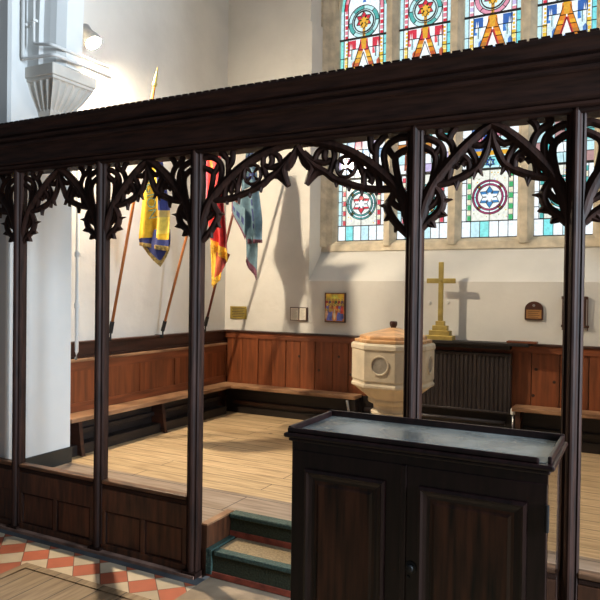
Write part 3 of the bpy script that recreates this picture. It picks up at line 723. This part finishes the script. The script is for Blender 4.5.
# ------------------------------------------------------------------ the wooden screen
SC = thing('wooden_screen', 'long dark oak screen with pierced Gothic tracery and heavy cornice', 'screen', (.6,0,0))
POSTS = [-1.440, -.708, .002, 1.262, 1.958, 2.70]
ZT = 2.385
def post(x, z0=.0):
    t = thing('tmp', '', '', (0,0,0)); bpy.data.objects.remove(t)
    h = .039
    poly = [(-h,.045),(-h,.004),(-h*.82,-.004),(-h*.72,.0),(-h*.5,-.006),(-h*.38,-.018),(-h*.2,-.024),(0,-.026),(h*.2,-.024),(h*.38,-.018),(h*.5,-.006),(h*.72,.0),(h*.82,-.004),(h,.004),(h,.045)]
    mb = MB(); mb.prism([(x+a, b_) for a, b_ in poly], 'z', z0, ZT-.02)
    tip = [[(x+a*k, .01+(b_-.01)*k, z) for a, b_ in poly] for z, k in ((ZT-.02,1),(ZT+.0,.8),(ZT+.02,.35))]
    mb.loft(tip)
    p = mb.build('post', 'screen', SC)
    MB().box(x-.048, x+.048, -.032, .055, z0, z0+.03).build('foot', 'screen', p)
    return p
for x in POSTS: post(x)
# cornice beam: moulded profile swept along x
prof = [(.10,2.355),(-.010,2.355),(-.018,2.360),(-.022,2.368),(-.018,2.376),(-.030,2.378),(-.040,2.384),(-.042,2.394),(-.034,2.400),(-.050,2.402),(-.058,2.410),(-.056,2.418),(-.056,2.43),(-.064,2.455),(-.080,2.482),(-.096,2.496),(-.108,2.499),(-.116,2.506),(-.116,2.518),(-.104,2.524),(-.104,2.530),(-.126,2.533),(-.136,2.541),(-.136,2.549),(-.120,2.555),(-.122,2.560),(-.148,2.564),(-.152,2.580),(-.164,2.598),(-.178,2.607),(-.180,2.612),(-.180,2.622),(-.165,2.628),(.10,2.645)]
BX0, BX1 = -1.74, 3.3
MB().prism(prof, 'x', BX0, BX1).build('cornice', 'screen_h', SC)
mb = MB()
x = BX0+.02
while x < BX1-.05:
    mb.box(x, x+.034, -.168, -.10, 2.624, 2.637); x += .045
mb.box(BX0, BX1, -.14, -.11, 2.625, 2.638)
mb.build('cresting', 'screen_h', SC)
MB().prism([(BX0-.005,2.36),(BX0-.03,2.40),(BX0-.03,2.44),(BX0-.012,2.46),(BX0-.03,2.50),(BX0-.005,2.52)], 'y', -.06, .08).build('end_scroll', 'screen', SC)

# tracery
NB = dict(apex=(1.6,2.363), half=.355)
nar = {'rib':[(1.6,2.352),(1.66,2.318),(1.741,2.25),(1.814,2.174),(1.866,2.111),(1.905,2.034),(1.925,1.965),(1.945,1.89)],
 'A':[(1.6,2.345),(1.612,2.273),(1.636,2.21),(1.668,2.165),(1.732,2.131),(1.795,2.111),(1.866,2.101)],
 'Ac1':[(1.664,2.180),(1.652,2.150),(1.640,2.128)],'Ac1b':[(1.668,2.170),(1.676,2.145),(1.682,2.115)], 'Ac2':[(1.738,2.130),(1.752,2.110),(1.760,2.070)], 'Ac3':[(1.778,2.116),(1.765,2.10),(1.760,2.075)],
 'B':[(1.606,2.301),(1.645,2.268),(1.677,2.270),(1.715,2.285)],
 'C':[(1.70,2.150),(1.703,2.190),(1.729,2.220),(1.768,2.210)], 'C2':[(1.768,2.215),(1.789,2.175),(1.80,2.113)], 'C3':[(1.70,2.19),(1.724,2.196),(1.738,2.182)], 'C4':[(1.785,2.18),(1.765,2.185),(1.750,2.176)], 'C5':[(1.665,2.165),(1.672,2.20),(1.69,2.235),(1.705,2.255)],
 'D':[(1.866,2.096),(1.838,2.06),(1.826,2.018),(1.845,1.974),(1.888,1.94),(1.926,1.905)],
 'Dc1':[(1.832,2.045),(1.815,2.032),(1.779,2.031)],'Dc1b':[(1.826,2.005),(1.81,2.025),(1.779,2.031)], 'Dc2':[(1.838,1.985),(1.824,1.972),(1.803,1.959)], 'Dc2b':[(1.86,1.962),(1.835,1.958),(1.803,1.959)], 'Dc3':[(1.885,1.943),(1.868,1.925),(1.857,1.905)],'Dc3b':[(1.905,1.927),(1.88,1.915),(1.857,1.905)],
 'D2':[(1.838,2.054),(1.864,2.018),(1.897,1.998),(1.920,1.984)],
 'E':[(1.772,2.22),(1.780,2.268),(1.802,2.304),(1.845,2.332),(1.845,2.36)], 'F':[(1.835,2.165),(1.825,2.242),(1.846,2.290),(1.895,2.318),(1.922,2.32)], 'G':[(1.882,2.10),(1.862,2.196),(1.868,2.244),(1.903,2.272),(1.925,2.281)], 'Gb':[(1.868,2.246),(1.850,2.262),(1.838,2.285)], 'E2':[(1.800,2.30),(1.79,2.33),(1.765,2.36)]}
wn = {'rib':[(.632,2.378),(.774,2.346),(.905,2.301),(1.01,2.239),(1.1,2.169),(1.167,2.103),(1.208,2.029),(1.230,1.95),(1.25,1.87)],
 'A':[(.632,2.345),(.664,2.300),(.706,2.262),(.745,2.228),(.8,2.196),(.842,2.164),(.913,2.137),(.989,2.112),(1.068,2.098),(1.165,2.098)],
 'K':[(.664,2.300),(.694,2.262),(.715,2.232),(.705,2.195),(.684,2.146)],'K2':[(.775,2.215),(.738,2.205),(.712,2.18),(.684,2.146)],'K3':[(.64,2.325),(.668,2.268),(.70,2.24)],
 'c2':[(.83,2.178),(.845,2.155),(.851,2.122)],'c2b':[(.868,2.155),(.858,2.145),(.851,2.122)], 'c3':[(.905,2.141),(.916,2.125),(.92,2.098)],'c3b':[(.938,2.13),(.926,2.12),(.92,2.098)], 'c4':[(.977,2.118),(.987,2.10),(.989,2.07)],'c4b':[(1.006,2.108),(.993,2.10),(.989,2.07)], 'c5':[(1.055,2.102),(1.063,2.09),(1.065,2.068)],'c5b':[(1.08,2.1),(1.07,2.09),(1.065,2.068)],
 'U':[(.666,2.311),(.72,2.268),(.775,2.250),(.822,2.258)], 'U2':[(.828,2.33),(.840,2.285),(.826,2.227),(.812,2.195)], 'U3':[(.728,2.262),(.742,2.298),(.762,2.315),(.80,2.325)], 'U4':[(.80,2.25),(.785,2.28),(.79,2.31)],
 'L':[(1.0,2.115),(1.002,2.175),(1.036,2.195),(1.070,2.166),(1.082,2.10)], 'L2':[(1.02,2.185),(1.04,2.15),(1.03,2.13)], 'L3':[(.965,2.26),(.985,2.20),(1.0,2.17)], 'L4':[(1.065,2.17),(1.09,2.165),(1.11,2.15)],
 'D':[(1.166,2.095),(1.142,2.048),(1.122,2.018),(1.134,1.981),(1.172,1.928),(1.228,1.875)],
 'Dc1':[(1.133,2.035),(1.115,2.022),(1.084,2.019)],'Dc1b':[(1.124,2.005),(1.11,2.014),(1.084,2.019)], 'Dc2':[(1.134,1.988),(1.122,1.968),(1.108,1.945)],'Dc2b':[(1.152,1.96),(1.132,1.955),(1.108,1.945)], 'Dc3':[(1.168,1.936),(1.166,1.915),(1.161,1.888)],'Dc3b':[(1.192,1.912),(1.175,1.905),(1.161,1.888)],
 'D2':[(1.14,2.044),(1.173,2.01),(1.222,1.992)],
 'E':[(1.061,2.198),(1.060,2.300),(1.085,2.335),(1.11,2.36)], 'F':[(1.118,2.165),(1.101,2.263),(1.125,2.310),(1.175,2.335),(1.226,2.335)], 'G':[(1.186,2.095),(1.159,2.227),(1.175,2.261),(1.228,2.280)], 'E2':[(1.06,2.27),(1.035,2.30),(1.03,2.36)],'Gb':[(1.16,2.24),(1.14,2.262),(1.12,2.29)]}
def arc(cx, cz, r, a0=0, a1=2*pi, n=20): return [(cx+r*cos(a0+(a1-a0)*i/n), cz+r*sin(a0+(a1-a0)*i/n)) for i in range(n+1)]

def wid(k):
    if k == 'rib': return [.040,.050,.056,.054]
    if k == 'A': return [.030,.038,.036]
    if k in ('K','K2'): return [.050,.046,.026]
    if k == 'K3': return [.030,.05]
    if k == 'D': return [.034,.040,.036]
    if k[0] in 'AD' and 'c' in k: return [.034,.020,.005]
    if k[0] == 'c': return [.034,.020,.005]
    if k in 'E F G': return [.032,.034]
    if k == 'D2': return [.028,.034]
    return [.030,.033]
def bay(xa, xb, src, src_apex, src_post, name='tracery', sides=(0,1)):
    mid = (xa+xb)/2; half = (xb-xa)/2; k = half/(src_post-src_apex)
    for sgn in sides:
        s = -1 if sgn == 0 else 1
        mb = MB(); rb = MB()
        tr = lambda p: (mid+s*(p[0]-src_apex)*k, p[1])
        for key, P in src.items():
            Q = [tr(p) for p in P]
            if key == 'rib': rb.stroke(Q, wid(key), .052, .0235)
            else: mb.stroke(Q, wid(key), .034 if key in 'A D K' else .026, .024)
        if src is wn:
            q = tr((.904,2.221)); mb.stroke(arc(q[0],q[1],.052), [.018,.018], .028, .024, n=0)
            for j in range(4): 
                a_ = pi/4+j*pi/2
                mb.stroke([(q[0]+.05*cos(a_),q[1]+.05*sin(a_)),(q[0]+.012*cos(a_),q[1]+.012*sin(a_))],[.022,.007],.022,.024,n=0)
        rb.build('arch_rib', 'screen', SC); mb.build(name, 'screen', SC)
P_ = POSTS
for i in (0,1,3,4): bay(P_[i], P_[i+1], nar, 1.6, 1.958)
bay(P_[2], P_[3], wn, .632, 1.262)
bay(-2.172, P_[0], nar, 1.6, 1.958, sides=(1,))     # stub left of the first post, cut off by the wall
# dwarf panelling
def dwarf(xa, xb, end=False):
    a, b_ = xa+.036, xb-.036
    if end: a = xa
    d = MB().box(a, b_, .008, .036, .03, .415).build('dado_panel', 'panel', SC)
    MB().box(a-.0, b_, -.006, .05, .418, .442).build('sill', 'cap', d, bevel=.006)
    MB().box(a-.0, b_, .0, .042, .392, .418).build('sill_moulding', 'screen_h', d, bevel=.006)
    MB().box(a, b_, .0, .01, .255, .39).build('top_rail', 'panel', d, bevel=.004)
    MB().box(a, b_, -.004, .01, .012, .055).build('bottom_rail', 'panel', d, bevel=.004)
    if not end:
        m_ = (a+b_)/2
        for x0_, x1_ in ((a,a+.028),(m_-.016,m_+.016),(b_-.028,b_)):
            MB().box(x0_, x1_, .0, .01, .055, .255).build('stile', 'panel', d, bevel=.003)
        for x0_, x1_ in ((a+.028,m_-.016),(m_+.016,b_-.028)):
            mb = MB()
            for q in ((x0_,x1_,.245,.255),(x0_,x1_,.055,.065),(x0_,x0_+.01,.065,.245),(x1_-.01,x1_,.065,.245)):
                mb.box(q[0],q[1],.002,.012,q[2],q[3])
            mb.build('panel_moulding', 'screen', d, bevel=.002)
for i in (0,1,3,4): dwarf(P_[i], P_[i+1])
dwarf(-1.72, P_[0], True)

# ------------------------------------------------------------------ cabinet
K0, K1, KF, KB, KZ = 1.004, 1.953, -.69, -.32, 1.026
cab = thing('display_cabinet', 'tall dark mahogany cabinet with tray top in the foreground', 'cabinet', (1.48,-.44,0))
MB().box(K0, K1, KF+.02, KB, .05, KZ-.01).build('body', 'mahog_side', cab)
MB().box(K0-.015, K1+.012, KF-.005, KB, 0, .09).build('plinth', 'mahog', cab, bevel=.006)
MB().box(K0, K1, KF+.002, KF+.022, .976, KZ).build('top_rail', 'mahog', cab)
T0, T1, TF, TB = K0-.026, K1+.024, KF-.03, KB+.02
MB().prism([(T0+.016,TF+.016),(T1-.016,TF+.016),(T1-.016,TB),(T0+.016,TB)], 'z', KZ-.012, KZ+.004).build('top_cove', 'mahog', cab, bevel=.005)
top = MB().box(T0, T1, TF, TB, KZ+.003, KZ+.022).build('top_board', 'mahog', cab, bevel=.008)
MB().box(T0+.03, T1-.03, TF+.03, TB-.02, KZ+.022, KZ+.0245).build('tray_lining_sheen', 'tray', top)
MB().box(T0+.012, T1-.05, TF+.012, TF+.028, KZ+.02, KZ+.042).build('front_lip', 'mahog', top, bevel=.007)
MB().box(T0+.012, T1-.012, TB-.02, TB-.006, KZ+.02, KZ+.05).build('back_lip', 'mahog', top, bevel=.004)
MB().box(T0+.012, T0+.026, TF+.02, TB-.01, KZ+.02, KZ+.046).build('side_lip', 'mahog', top, bevel=.004)
MB().box(T1-.026, T1-.012, TF+.03, TB-.01, KZ+.02, KZ+.046).build('side_lip', 'mahog', top, bevel=.004)
KM = 1.458
def door(x0, x1, lab):
    z0, z1 = .095, .980
    d = MB().box(x0, x1, KF-.002, KF+.02, z0, z1).build('door', 'mahog', cab, loc=((x0+x1)/2,KF,z0), bevel=.003); 
    a, b_, c_, e = x0+.062, x1-.062, z0+.07, z1-.068
    mb = MB()
    pr = [(0,-.002),(0,-.014),(.010,-.018),(.018,-.012),(.030,-.006),(.040,-.004),(.040,-.001)]
    rings = []
    for off, dy in pr:
        rings.append([(a+off,KF+dy,c_+off),(b_-off,KF+dy,c_+off),(b_-off,KF+dy,e-off),(a+off,KF+dy,e-off)])
    mb.loft(rings, cap=False); mb.build('door_moulding', 'mahog', d)
    a, b_, c_, e = a+.038, b_-.038, c_+.038, e-.038
    mb = MB(); mb.loft([[(a+o_,KF+dy,c_+o_),(b_-o_,KF+dy,c_+o_),(b_-o_,KF+dy,e-o_),(a+o_,KF+dy,e-o_)] for o_, dy in ((0,.0),(0,-.003),(.012,-.0035),(.022,-.009))])
    mb.build('door_panel', 'mahog_panel', d)
    return d
dl = door(K0+.001, KM-.0015, ''); dr_ = door(KM+.0015, K1-.001, '')
MB().box(KM-.004, KM+.018, KF-.010, KF-.0, .095, .980).build('astragal', 'mahog', dr_, bevel=.004)
mb = MB().lathe([(.023,0),(.022,.004),(.014,.006),(.012,.010),(.014,.014),(.010,.018),(.002,.019)], (0,0), 18); o = mb.build('knob', 'iron', dr_, smooth_=False); o.rotation_euler = (pi/2,0,0)
o.location = Vector((KM+.037,KF-.002,.615))-(dr_.location+cab.location)
mb = MB().lathe([(.007,0),(.006,.004),(.001,.005)], (0,0), 10); o = mb.build('keyhole', 'iron', dr_); o.rotation_euler = (pi/2,0,0); o.location = Vector((KM+.027,KF-.002,.578))-(dr_.location+cab.location)
for d_, x, in ((dr_,K1-.0),):
    for z in (.87,.22):
        MB().tube([(x,KF-.006,z-.045),(x,KF-.006,z+.045)], .007, 8).build('hinge', 'iron', d_)

# ------------------------------------------------------------------ flags
def flagpole(base, tip, m_, rad, finial, label, catgroup):
    t = thing('flagpole', label, 'flagpole', base, catgroup)
    B, T = Vector(base), Vector(tip); d = (T-B).normalized(); L = (T-B).length
    MB().tube([tuple(B+d*.05), tuple(T)], rad).build('pole', m_, t, smooth_=True)
    MB().tube([tuple(B-d*.01), tuple(B+d*.09)], rad*1.45).build('ferrule', 'iron', t)
    MB().tube([tuple(B+Vector((.0,0,-.06))), tuple(B+Vector((0,0,-.0))), tuple(B+d*.03)], .008).build('bracket', 'iron', t)
    MB().box(WX, B.x+.0, B.y-.012, B.y+.012, B.z-.075, B.z-.045).build('wall_bracket', 'iron', t)
    mb = MB(); q = T
    fr = [(.010,0),(.018,.012),(.022,.03),(.012,.05),(.016,.06),(.010,.11),(.002,.17)] if finial else [(.012,0),(.02,.012),(.016,.03),(.002,.036)]
    mb.lathe(fr, (0,0), 12); o = mb.build('finial', 'brass', t, smooth_=True)
    o.location = q-t.location; o.rotation_euler = d.to_track_quat('Z','Y').to_euler()
    return t, B, d, L
GRP = None
pa = flagpole((-1.80,1.235,1.235), (-1.352,1.235,3.25), 'pole', .013, True, 'flagpole nearest the pier, orange wood, carrying the yellow and blue standard', GRP)
pb_ = flagpole((-1.80,1.92,1.22), (-1.235,1.90,3.02), 'pole', .013, True, 'middle flagpole of orange wood carrying the red flag', GRP)
pc = flagpole((-1.80,2.60,1.24), (-1.285,2.55,2.92), 'pole_red', .013, False, 'reddish flagpole nearest the corner carrying the pale blue flag', GRP)

def flag(name, rows, yc, colf, label, fringe_m, folds=2.5, amp=.035, ny=36, nx=26, phase=0, flen=.022, fringe_side=None):
    """rows: (z, xl, xr) from the top down; cloth hangs in folds about the plane y=yc"""
    t = thing(name, label, 'flag', (sum(r[1]+r[2] for r in rows)/2/len(rows), yc, rows[0][0]))
    def row(s):
        f = s*(len(rows)-1); i = min(int(f), len(rows)-2); k = f-i
        return [rows[i][j]*(1-k)+rows[i+1][j]*k for j in range(len(rows[0]))]
    mb = MB(); V = []
    def pt(s, u):
        r = row(s)      # z at left and right edge may differ: (zl, xl, xr, zr)
        x = r[1]+(r[2]-r[1])*u; z = r[0]+(r[3]-r[0])*u
        am = amp*min(1, .35+s)
        return (x+.006*sin(9*u+5*s), yc+am*sin(2*pi*folds*u+phase+.8*s)+.01*sin(7*s+4*u), z)
    for i in range(ny+1):
        for j in range(nx+1): V.append(pt(i/ny, j/nx))
    F = []; Cc = []
    o = len(mb.v)
    mb.v = V
    for i in range(ny):
        for j in range(nx):
            mb.f.append((i*(nx+1)+j, (i+1)*(nx+1)+j, (i+1)*(nx+1)+j+1, i*(nx+1)+j+1)); mb.c.append(colf((j+.5)/nx, (i+.5)/ny))
    ob = mb.build('cloth', 'cloth', t, smooth_=True, attr=True)
    so = ob.modifiers.new('thickness', 'SOLIDIFY'); so.thickness = .004; so.offset = 0
    fb = MB()
    for j in range(nx*3):
        u = j/(nx*3-1); p = Vector(pt(1, u)); q = p+Vector((random.uniform(-.003,.003),random.uniform(-.003,.003),-flen))
        fb.tube([tuple(p+Vector((0,0,.008))), tuple(q)], [.0045,.003], 5)
    if fringe_side:
        u0, s0, s1 = fringe_side
        for j in range(60):
            s = s0+(s1-s0)*j/59; p = Vector(pt(s,u0)); q = p+Vector((-.012 if u0 < .5 else .012, random.uniform(-.004,.004), -.008))
            fb.tube([tuple(p), tuple(q)], [.0045,.003], 5)
    fb.build('fringe', fringe_m, t)
    return t, pt
# rows are (z_left, x_left, x_right, z_right)
YW, BL = (.72,.43,.02), (.025,.035,.17)
def ycol(u, s):
    if s > .80+.10*u - .0: return BL if (u > .0 and s < .985) else (.5,.36,.12)
    if u > .66 and s < .62: return BL
    if u > .66 and s < .68: return (.55,.38,.12)
    if u > .60 and s < .80: return (.80,.60,.10)
    return YW
fy_t, ptY = flag('standard_flag', [(2.98,-1.44,-1.30,2.98),(2.75,-1.43,-1.24,2.72),(2.52,-1.425,-1.20,2.45),(2.25,-1.45,-1.165,2.25),(2.02,-1.475,-1.165,2.06),(1.985,-1.475,-1.165,1.93)], 1.20, ycol,
     'yellow and blue fringed standard hanging from the pole nearest the pier', 'fringe', folds=2.2, amp=.022, phase=.5)
# a blue lower triangle under the folded-over yellow
mb = MB(); n = 14
for i in range(n):
    for j in range(n):
        def q(a, b_):
            xl = -1.46; xr = -1.168; top = 2.09+.0*a; x = xl+(xr-xl)*a
            bot = 1.985-(.175)*(a/.68) if a < .68 else 1.81+.14*((a-.68)/.32)
            return (x, 1.222+.012*sin(7*a+2*b_), top+(bot-top)*b_)
        mb.add([q(i/n,j/n),q(i/n,(j+1)/n),q((i+1)/n,(j+1)/n),q((i+1)/n,j/n)], [(0,1,2,3)], BL if j < n-1 else (.42,.30,.10))
o = mb.build('lower_fold', 'cloth', fy_t, attr=True); so = o.modifiers.new('thickness','SOLIDIFY'); so.thickness = .004
mb = MB()
for j in range(70):
    a = j/69; p = Vector(q(a,1)); mb.tube([tuple(p+Vector((0,0,.012))), tuple(p+Vector((random.uniform(-.003,.003),0,-.025)))], [.005,.003], 5)
mb.build('fringe', 'fringe', fy_t)
# lettering on the yellow cloth
def text_mesh(txt, size, ex=.001):
    cu = bpy.data.curves.new('lettering', 'FONT'); cu.body = txt; cu.size = size; cu.extrude = ex
    tmp = bpy.data.objects.new('lettering', cu); COL.objects.link(tmp)
    dg = bpy.context.evaluated_depsgraph_get(); me = bpy.data.meshes.new_from_object(tmp.evaluated_get(dg))
    bpy.data.objects.remove(tmp); me.name = 'lettering'; return me
me = text_mesh('LEGION', .115); me.materials.clear(); me.materials.append(M['lettergreen'])
lo = bpy.data.objects.new('lettering', me); COL.objects.link(lo); lo.parent = fy_t
lo.rotation_euler = (pi/2, radians(82), radians(8)); lo.location = Vector((-1.392,1.165,2.57))-fy_t.location
# red flag
def rcol(u, s):
    if s > .93: return (.72,.42,.04)
    if u > .74: return (.20,.02,.03)
    if .36 < u < .52 and s < .35: return (.75,.17,.03)
    if u < .22 and s < .45: return (.55,.05,.10)
    return (.56,.035,.035)
fr_t, _ = flag('red_flag', [(2.86,-1.34,-1.12,2.86),(2.60,-1.30,-1.08,2.58),(2.38,-1.28,-1.07,2.36),(2.15,-1.235,-1.035,2.05),(2.03,-1.23,-1.02,1.90)], 1.86, rcol,
     'red flag with bright yellow fringe beside the third post', 'fringe_y', folds=2.4, amp=.03, phase=1.2, flen=.05)
mb = MB()
n = 12
for i in range(n):
    for j in range(n):
        def q2(a, b_):
            xl, xr = -1.225+.012*b_, -1.035-.085*b_
            top = 2.02-.10*a; bot = 1.66+.09*a
            return (xl+(xr-xl)*a, 1.885+.012*sin(8*a+2*b_), top+(bot-top)*b_)
        mb.add([q2(i/n,j/n),q2(i/n,(j+1)/n),q2((i+1)/n,(j+1)/n),q2((i+1)/n,j/n)], [(0,1,2,3)], (.74,.42,.04) if (i < 3 or j > n-2) else ((.52,.10,.04) if i < 8 else (.25,.03,.03)))
o = mb.build('lower_fold', 'cloth', fr_t, attr=True); so = o.modifiers.new('thickness','SOLIDIFY'); so.thickness = .004
mb = MB()
for j in range(40):
    a = j/39; p = Vector(q2(a,1)); mb.tube([tuple(p+Vector((0,0,.01))), tuple(p+Vector((random.uniform(-.003,.003),0,-.04)))], [.005,.003], 5)
for j in range(50):
    p = Vector(q2(0,j/49)); mb.tube([tuple(p), tuple(p+Vector((-.014,0,-.02)))], [.005,.003], 5)
mb.build('fringe', 'fringe_y', fr_t)
# pale blue flag
random.seed(5)
PB, NV, MR = (.10,.175,.225), (.02,.03,.12), (.14,.045,.08)
def bcol(u, s):
    if s > .95: return MR
    if .62 < u < .76 and s < .78 and int(s*40) % 3: return NV
    if s < .30 and int(s*30+u*9) % 3 == 0: return NV
    if u < .12 and s > .35: return MR
    return PB if u < .8 else (.09,.17,.25)
fb_t, ptB = flag('blue_flag', [(3.0,-1.265,-1.20,3.0),(2.86,-1.29,-1.15,2.86),(2.65,-1.33,-1.13,2.65),(2.46,-1.36,-1.11,2.46),(2.28,-1.335,-1.09,2.28),(2.17,-1.29,-1.09,2.12),(2.08,-1.26,-1.085,2.09)], 2.50, bcol,
     'pale blue flag with maroon fringe nearest the corner', 'fringe_m', folds=2.2, amp=.035, phase=.3)
mb = MB(); n = 12
for i in range(n):
    for j in range(n):
        def q3(a, b_):
            xl, xr = -1.265, -1.135
            top = 2.14; bot = 1.90-.17*a
            return (xl+(xr-xl)*a, 2.515+.014*sin(8*a+2*b_), top+(bot-top)*b_)
        mb.add([q3(i/n,j/n),q3(i/n,(j+1)/n),q3((i+1)/n,(j+1)/n),q3((i+1)/n,j/n)], [(0,1,2,3)], MR if j > n-3 else PB)
o = mb.build('lower_fold', 'cloth', fb_t, attr=True); so = o.modifiers.new('thickness','SOLIDIFY'); so.thickness = .004
mb = MB()
for j in range(40):
    a = j/39; p = Vector(q3(a,1)); mb.tube([tuple(p+Vector((0,0,.01))), tuple(p+Vector((random.uniform(-.003,.003),0,-.022)))], [.005,.003], 5)
mb.build('fringe', 'fringe_m', fb_t)
mb = MB(); n = 10       # maroon-lettered band folded across the front
for i in range(n):
    for j in range(8):
        def q4(a, b_):
            return (-1.39+.155*a, 2.445-.01*sin(6*a), 2.50-.10*a-.25*b_*(.25+.75*a)-.05*b_)
        mb.add([q4(i/n,j/8),q4(i/n,(j+1)/8),q4((i+1)/n,(j+1)/8),q4((i+1)/n,j/8)], [(0,1,2,3)], MR if (j > 6 or i == 0) else (NV if (2 < j < 5 and (i*j+i) % 3) else PB))
o = mb.build('front_fold', 'cloth', fb_t, attr=True); so = o.modifiers.new('thickness','SOLIDIFY'); so.thickness = .004
# pale knob of the third pole, seen left of the blue flag
# ------------------------------------------------------------------ floodlight
LP = Vector((-1.68,.885,3.555))
fl = thing('floodlight', 'lit floodlight on the wall beside the arch rib', 'lamp', tuple(LP))
M['bulb'] = emit_mat('lamp_glow', (1,.84,.61,1), 4700)
aim = Vector((.58,.02,-.81)).normalized(); aq = (-aim).to_track_quat('Z','Y').to_euler()
bo = MB().lathe([(.062,0),(.058,-.012),(.040,-.024),(.001,-.030)], (0,0), 20).build('bulb', 'bulb', fl, smooth_=True); bo.location = (0,0,0); bo.rotation_euler = aq
o = MB().lathe([(.064,-.012),(.070,-.012),(.072,.01),(.066,.04),(.050,.075),(.044,.10),(.044,.15),(.034,.165),(.001,.168),(.001,.02),(.064,.004)], (0,0), 20).build('housing', 'lampgrey', fl, smooth_=True); o.location = (0,0,0); o.rotation_euler = aq
MB().tube([tuple(LP-aim*.15), tuple(LP-aim*.19), (WX,LP.y-.03,LP.z+.20)], .010).build('arm', 'white', fl, smooth_=True)
mb = MB().lathe([(.04,0),(.036,.012),(.001,.014)], (0,0), 16); o = mb.build('wall_plate', 'white', fl); o.rotation_euler = (0,pi/2,0); o.location = (WX-LP.x,-.03,.20)

# ------------------------------------------------------------------ light
wd = bpy.data.worlds.new('World'); S.world = wd; wd.use_nodes = True
bg = wd.node_tree.nodes['Background']; bg.inputs[0].default_value = (.82,.90,1,1); bg.inputs[1].default_value = .11
def area(name, loc, tgt, sx, sy, e, col):
    l = bpy.data.lights.new(name, 'AREA'); l.shape = 'RECTANGLE'; l.size = sx; l.size_y = sy; l.energy = e; l.color = col
    o = bpy.data.objects.new(name, l); COL.objects.link(o); o.location = loc
    o.rotation_euler = (Vector(tgt)-Vector(loc)).to_track_quat('-Z','Y').to_euler(); return o
area('nave_window_light', (6.5,-.9,2.5), (-1.6,.3,1.9), 1.2, 2.2, 900, (.70,.85,1))

area('chapel_fill_light', (3.42,1.7,3.9), (-1.9,1.9,2.6), 1.0, 1.8, 48, (.78,.89,1))  # added fill to brighten the left wall; no side window exists here

# ------------------------------------------------------------------ camera
cam = bpy.data.cameras.new('camera'); co = bpy.data.objects.new('camera', cam); COL.objects.link(co); S.camera = co
cam.sensor_fit = 'HORIZONTAL'; cam.sensor_width = 36; cam.lens = 655/600*36; cam.clip_start = .05
th, pt_, ro = radians(27.7), radians(.74), .0132
d0 = Vector((-sin(th),cos(th),0)); r0 = Vector((cos(th),sin(th),0)); u0 = Vector((0,0,1))
Fw = d0*cos(pt_)-u0*sin(pt_); U = u0*cos(pt_)+d0*sin(pt_)
R = r0*cos(ro)+U*sin(ro); Up = U*cos(ro)-r0*sin(ro)
mw = Matrix((( R.x,Up.x,-Fw.x,2.22),(R.y,Up.y,-Fw.y,-2.956),(R.z,Up.z,-Fw.z,1.6),(0,0,0,1)))
co.matrix_world = mw
S.view_settings.view_transform = 'Standard'; S.view_settings.look = 'None'; S.view_settings.exposure = 0; S.view_settings.gamma = 1
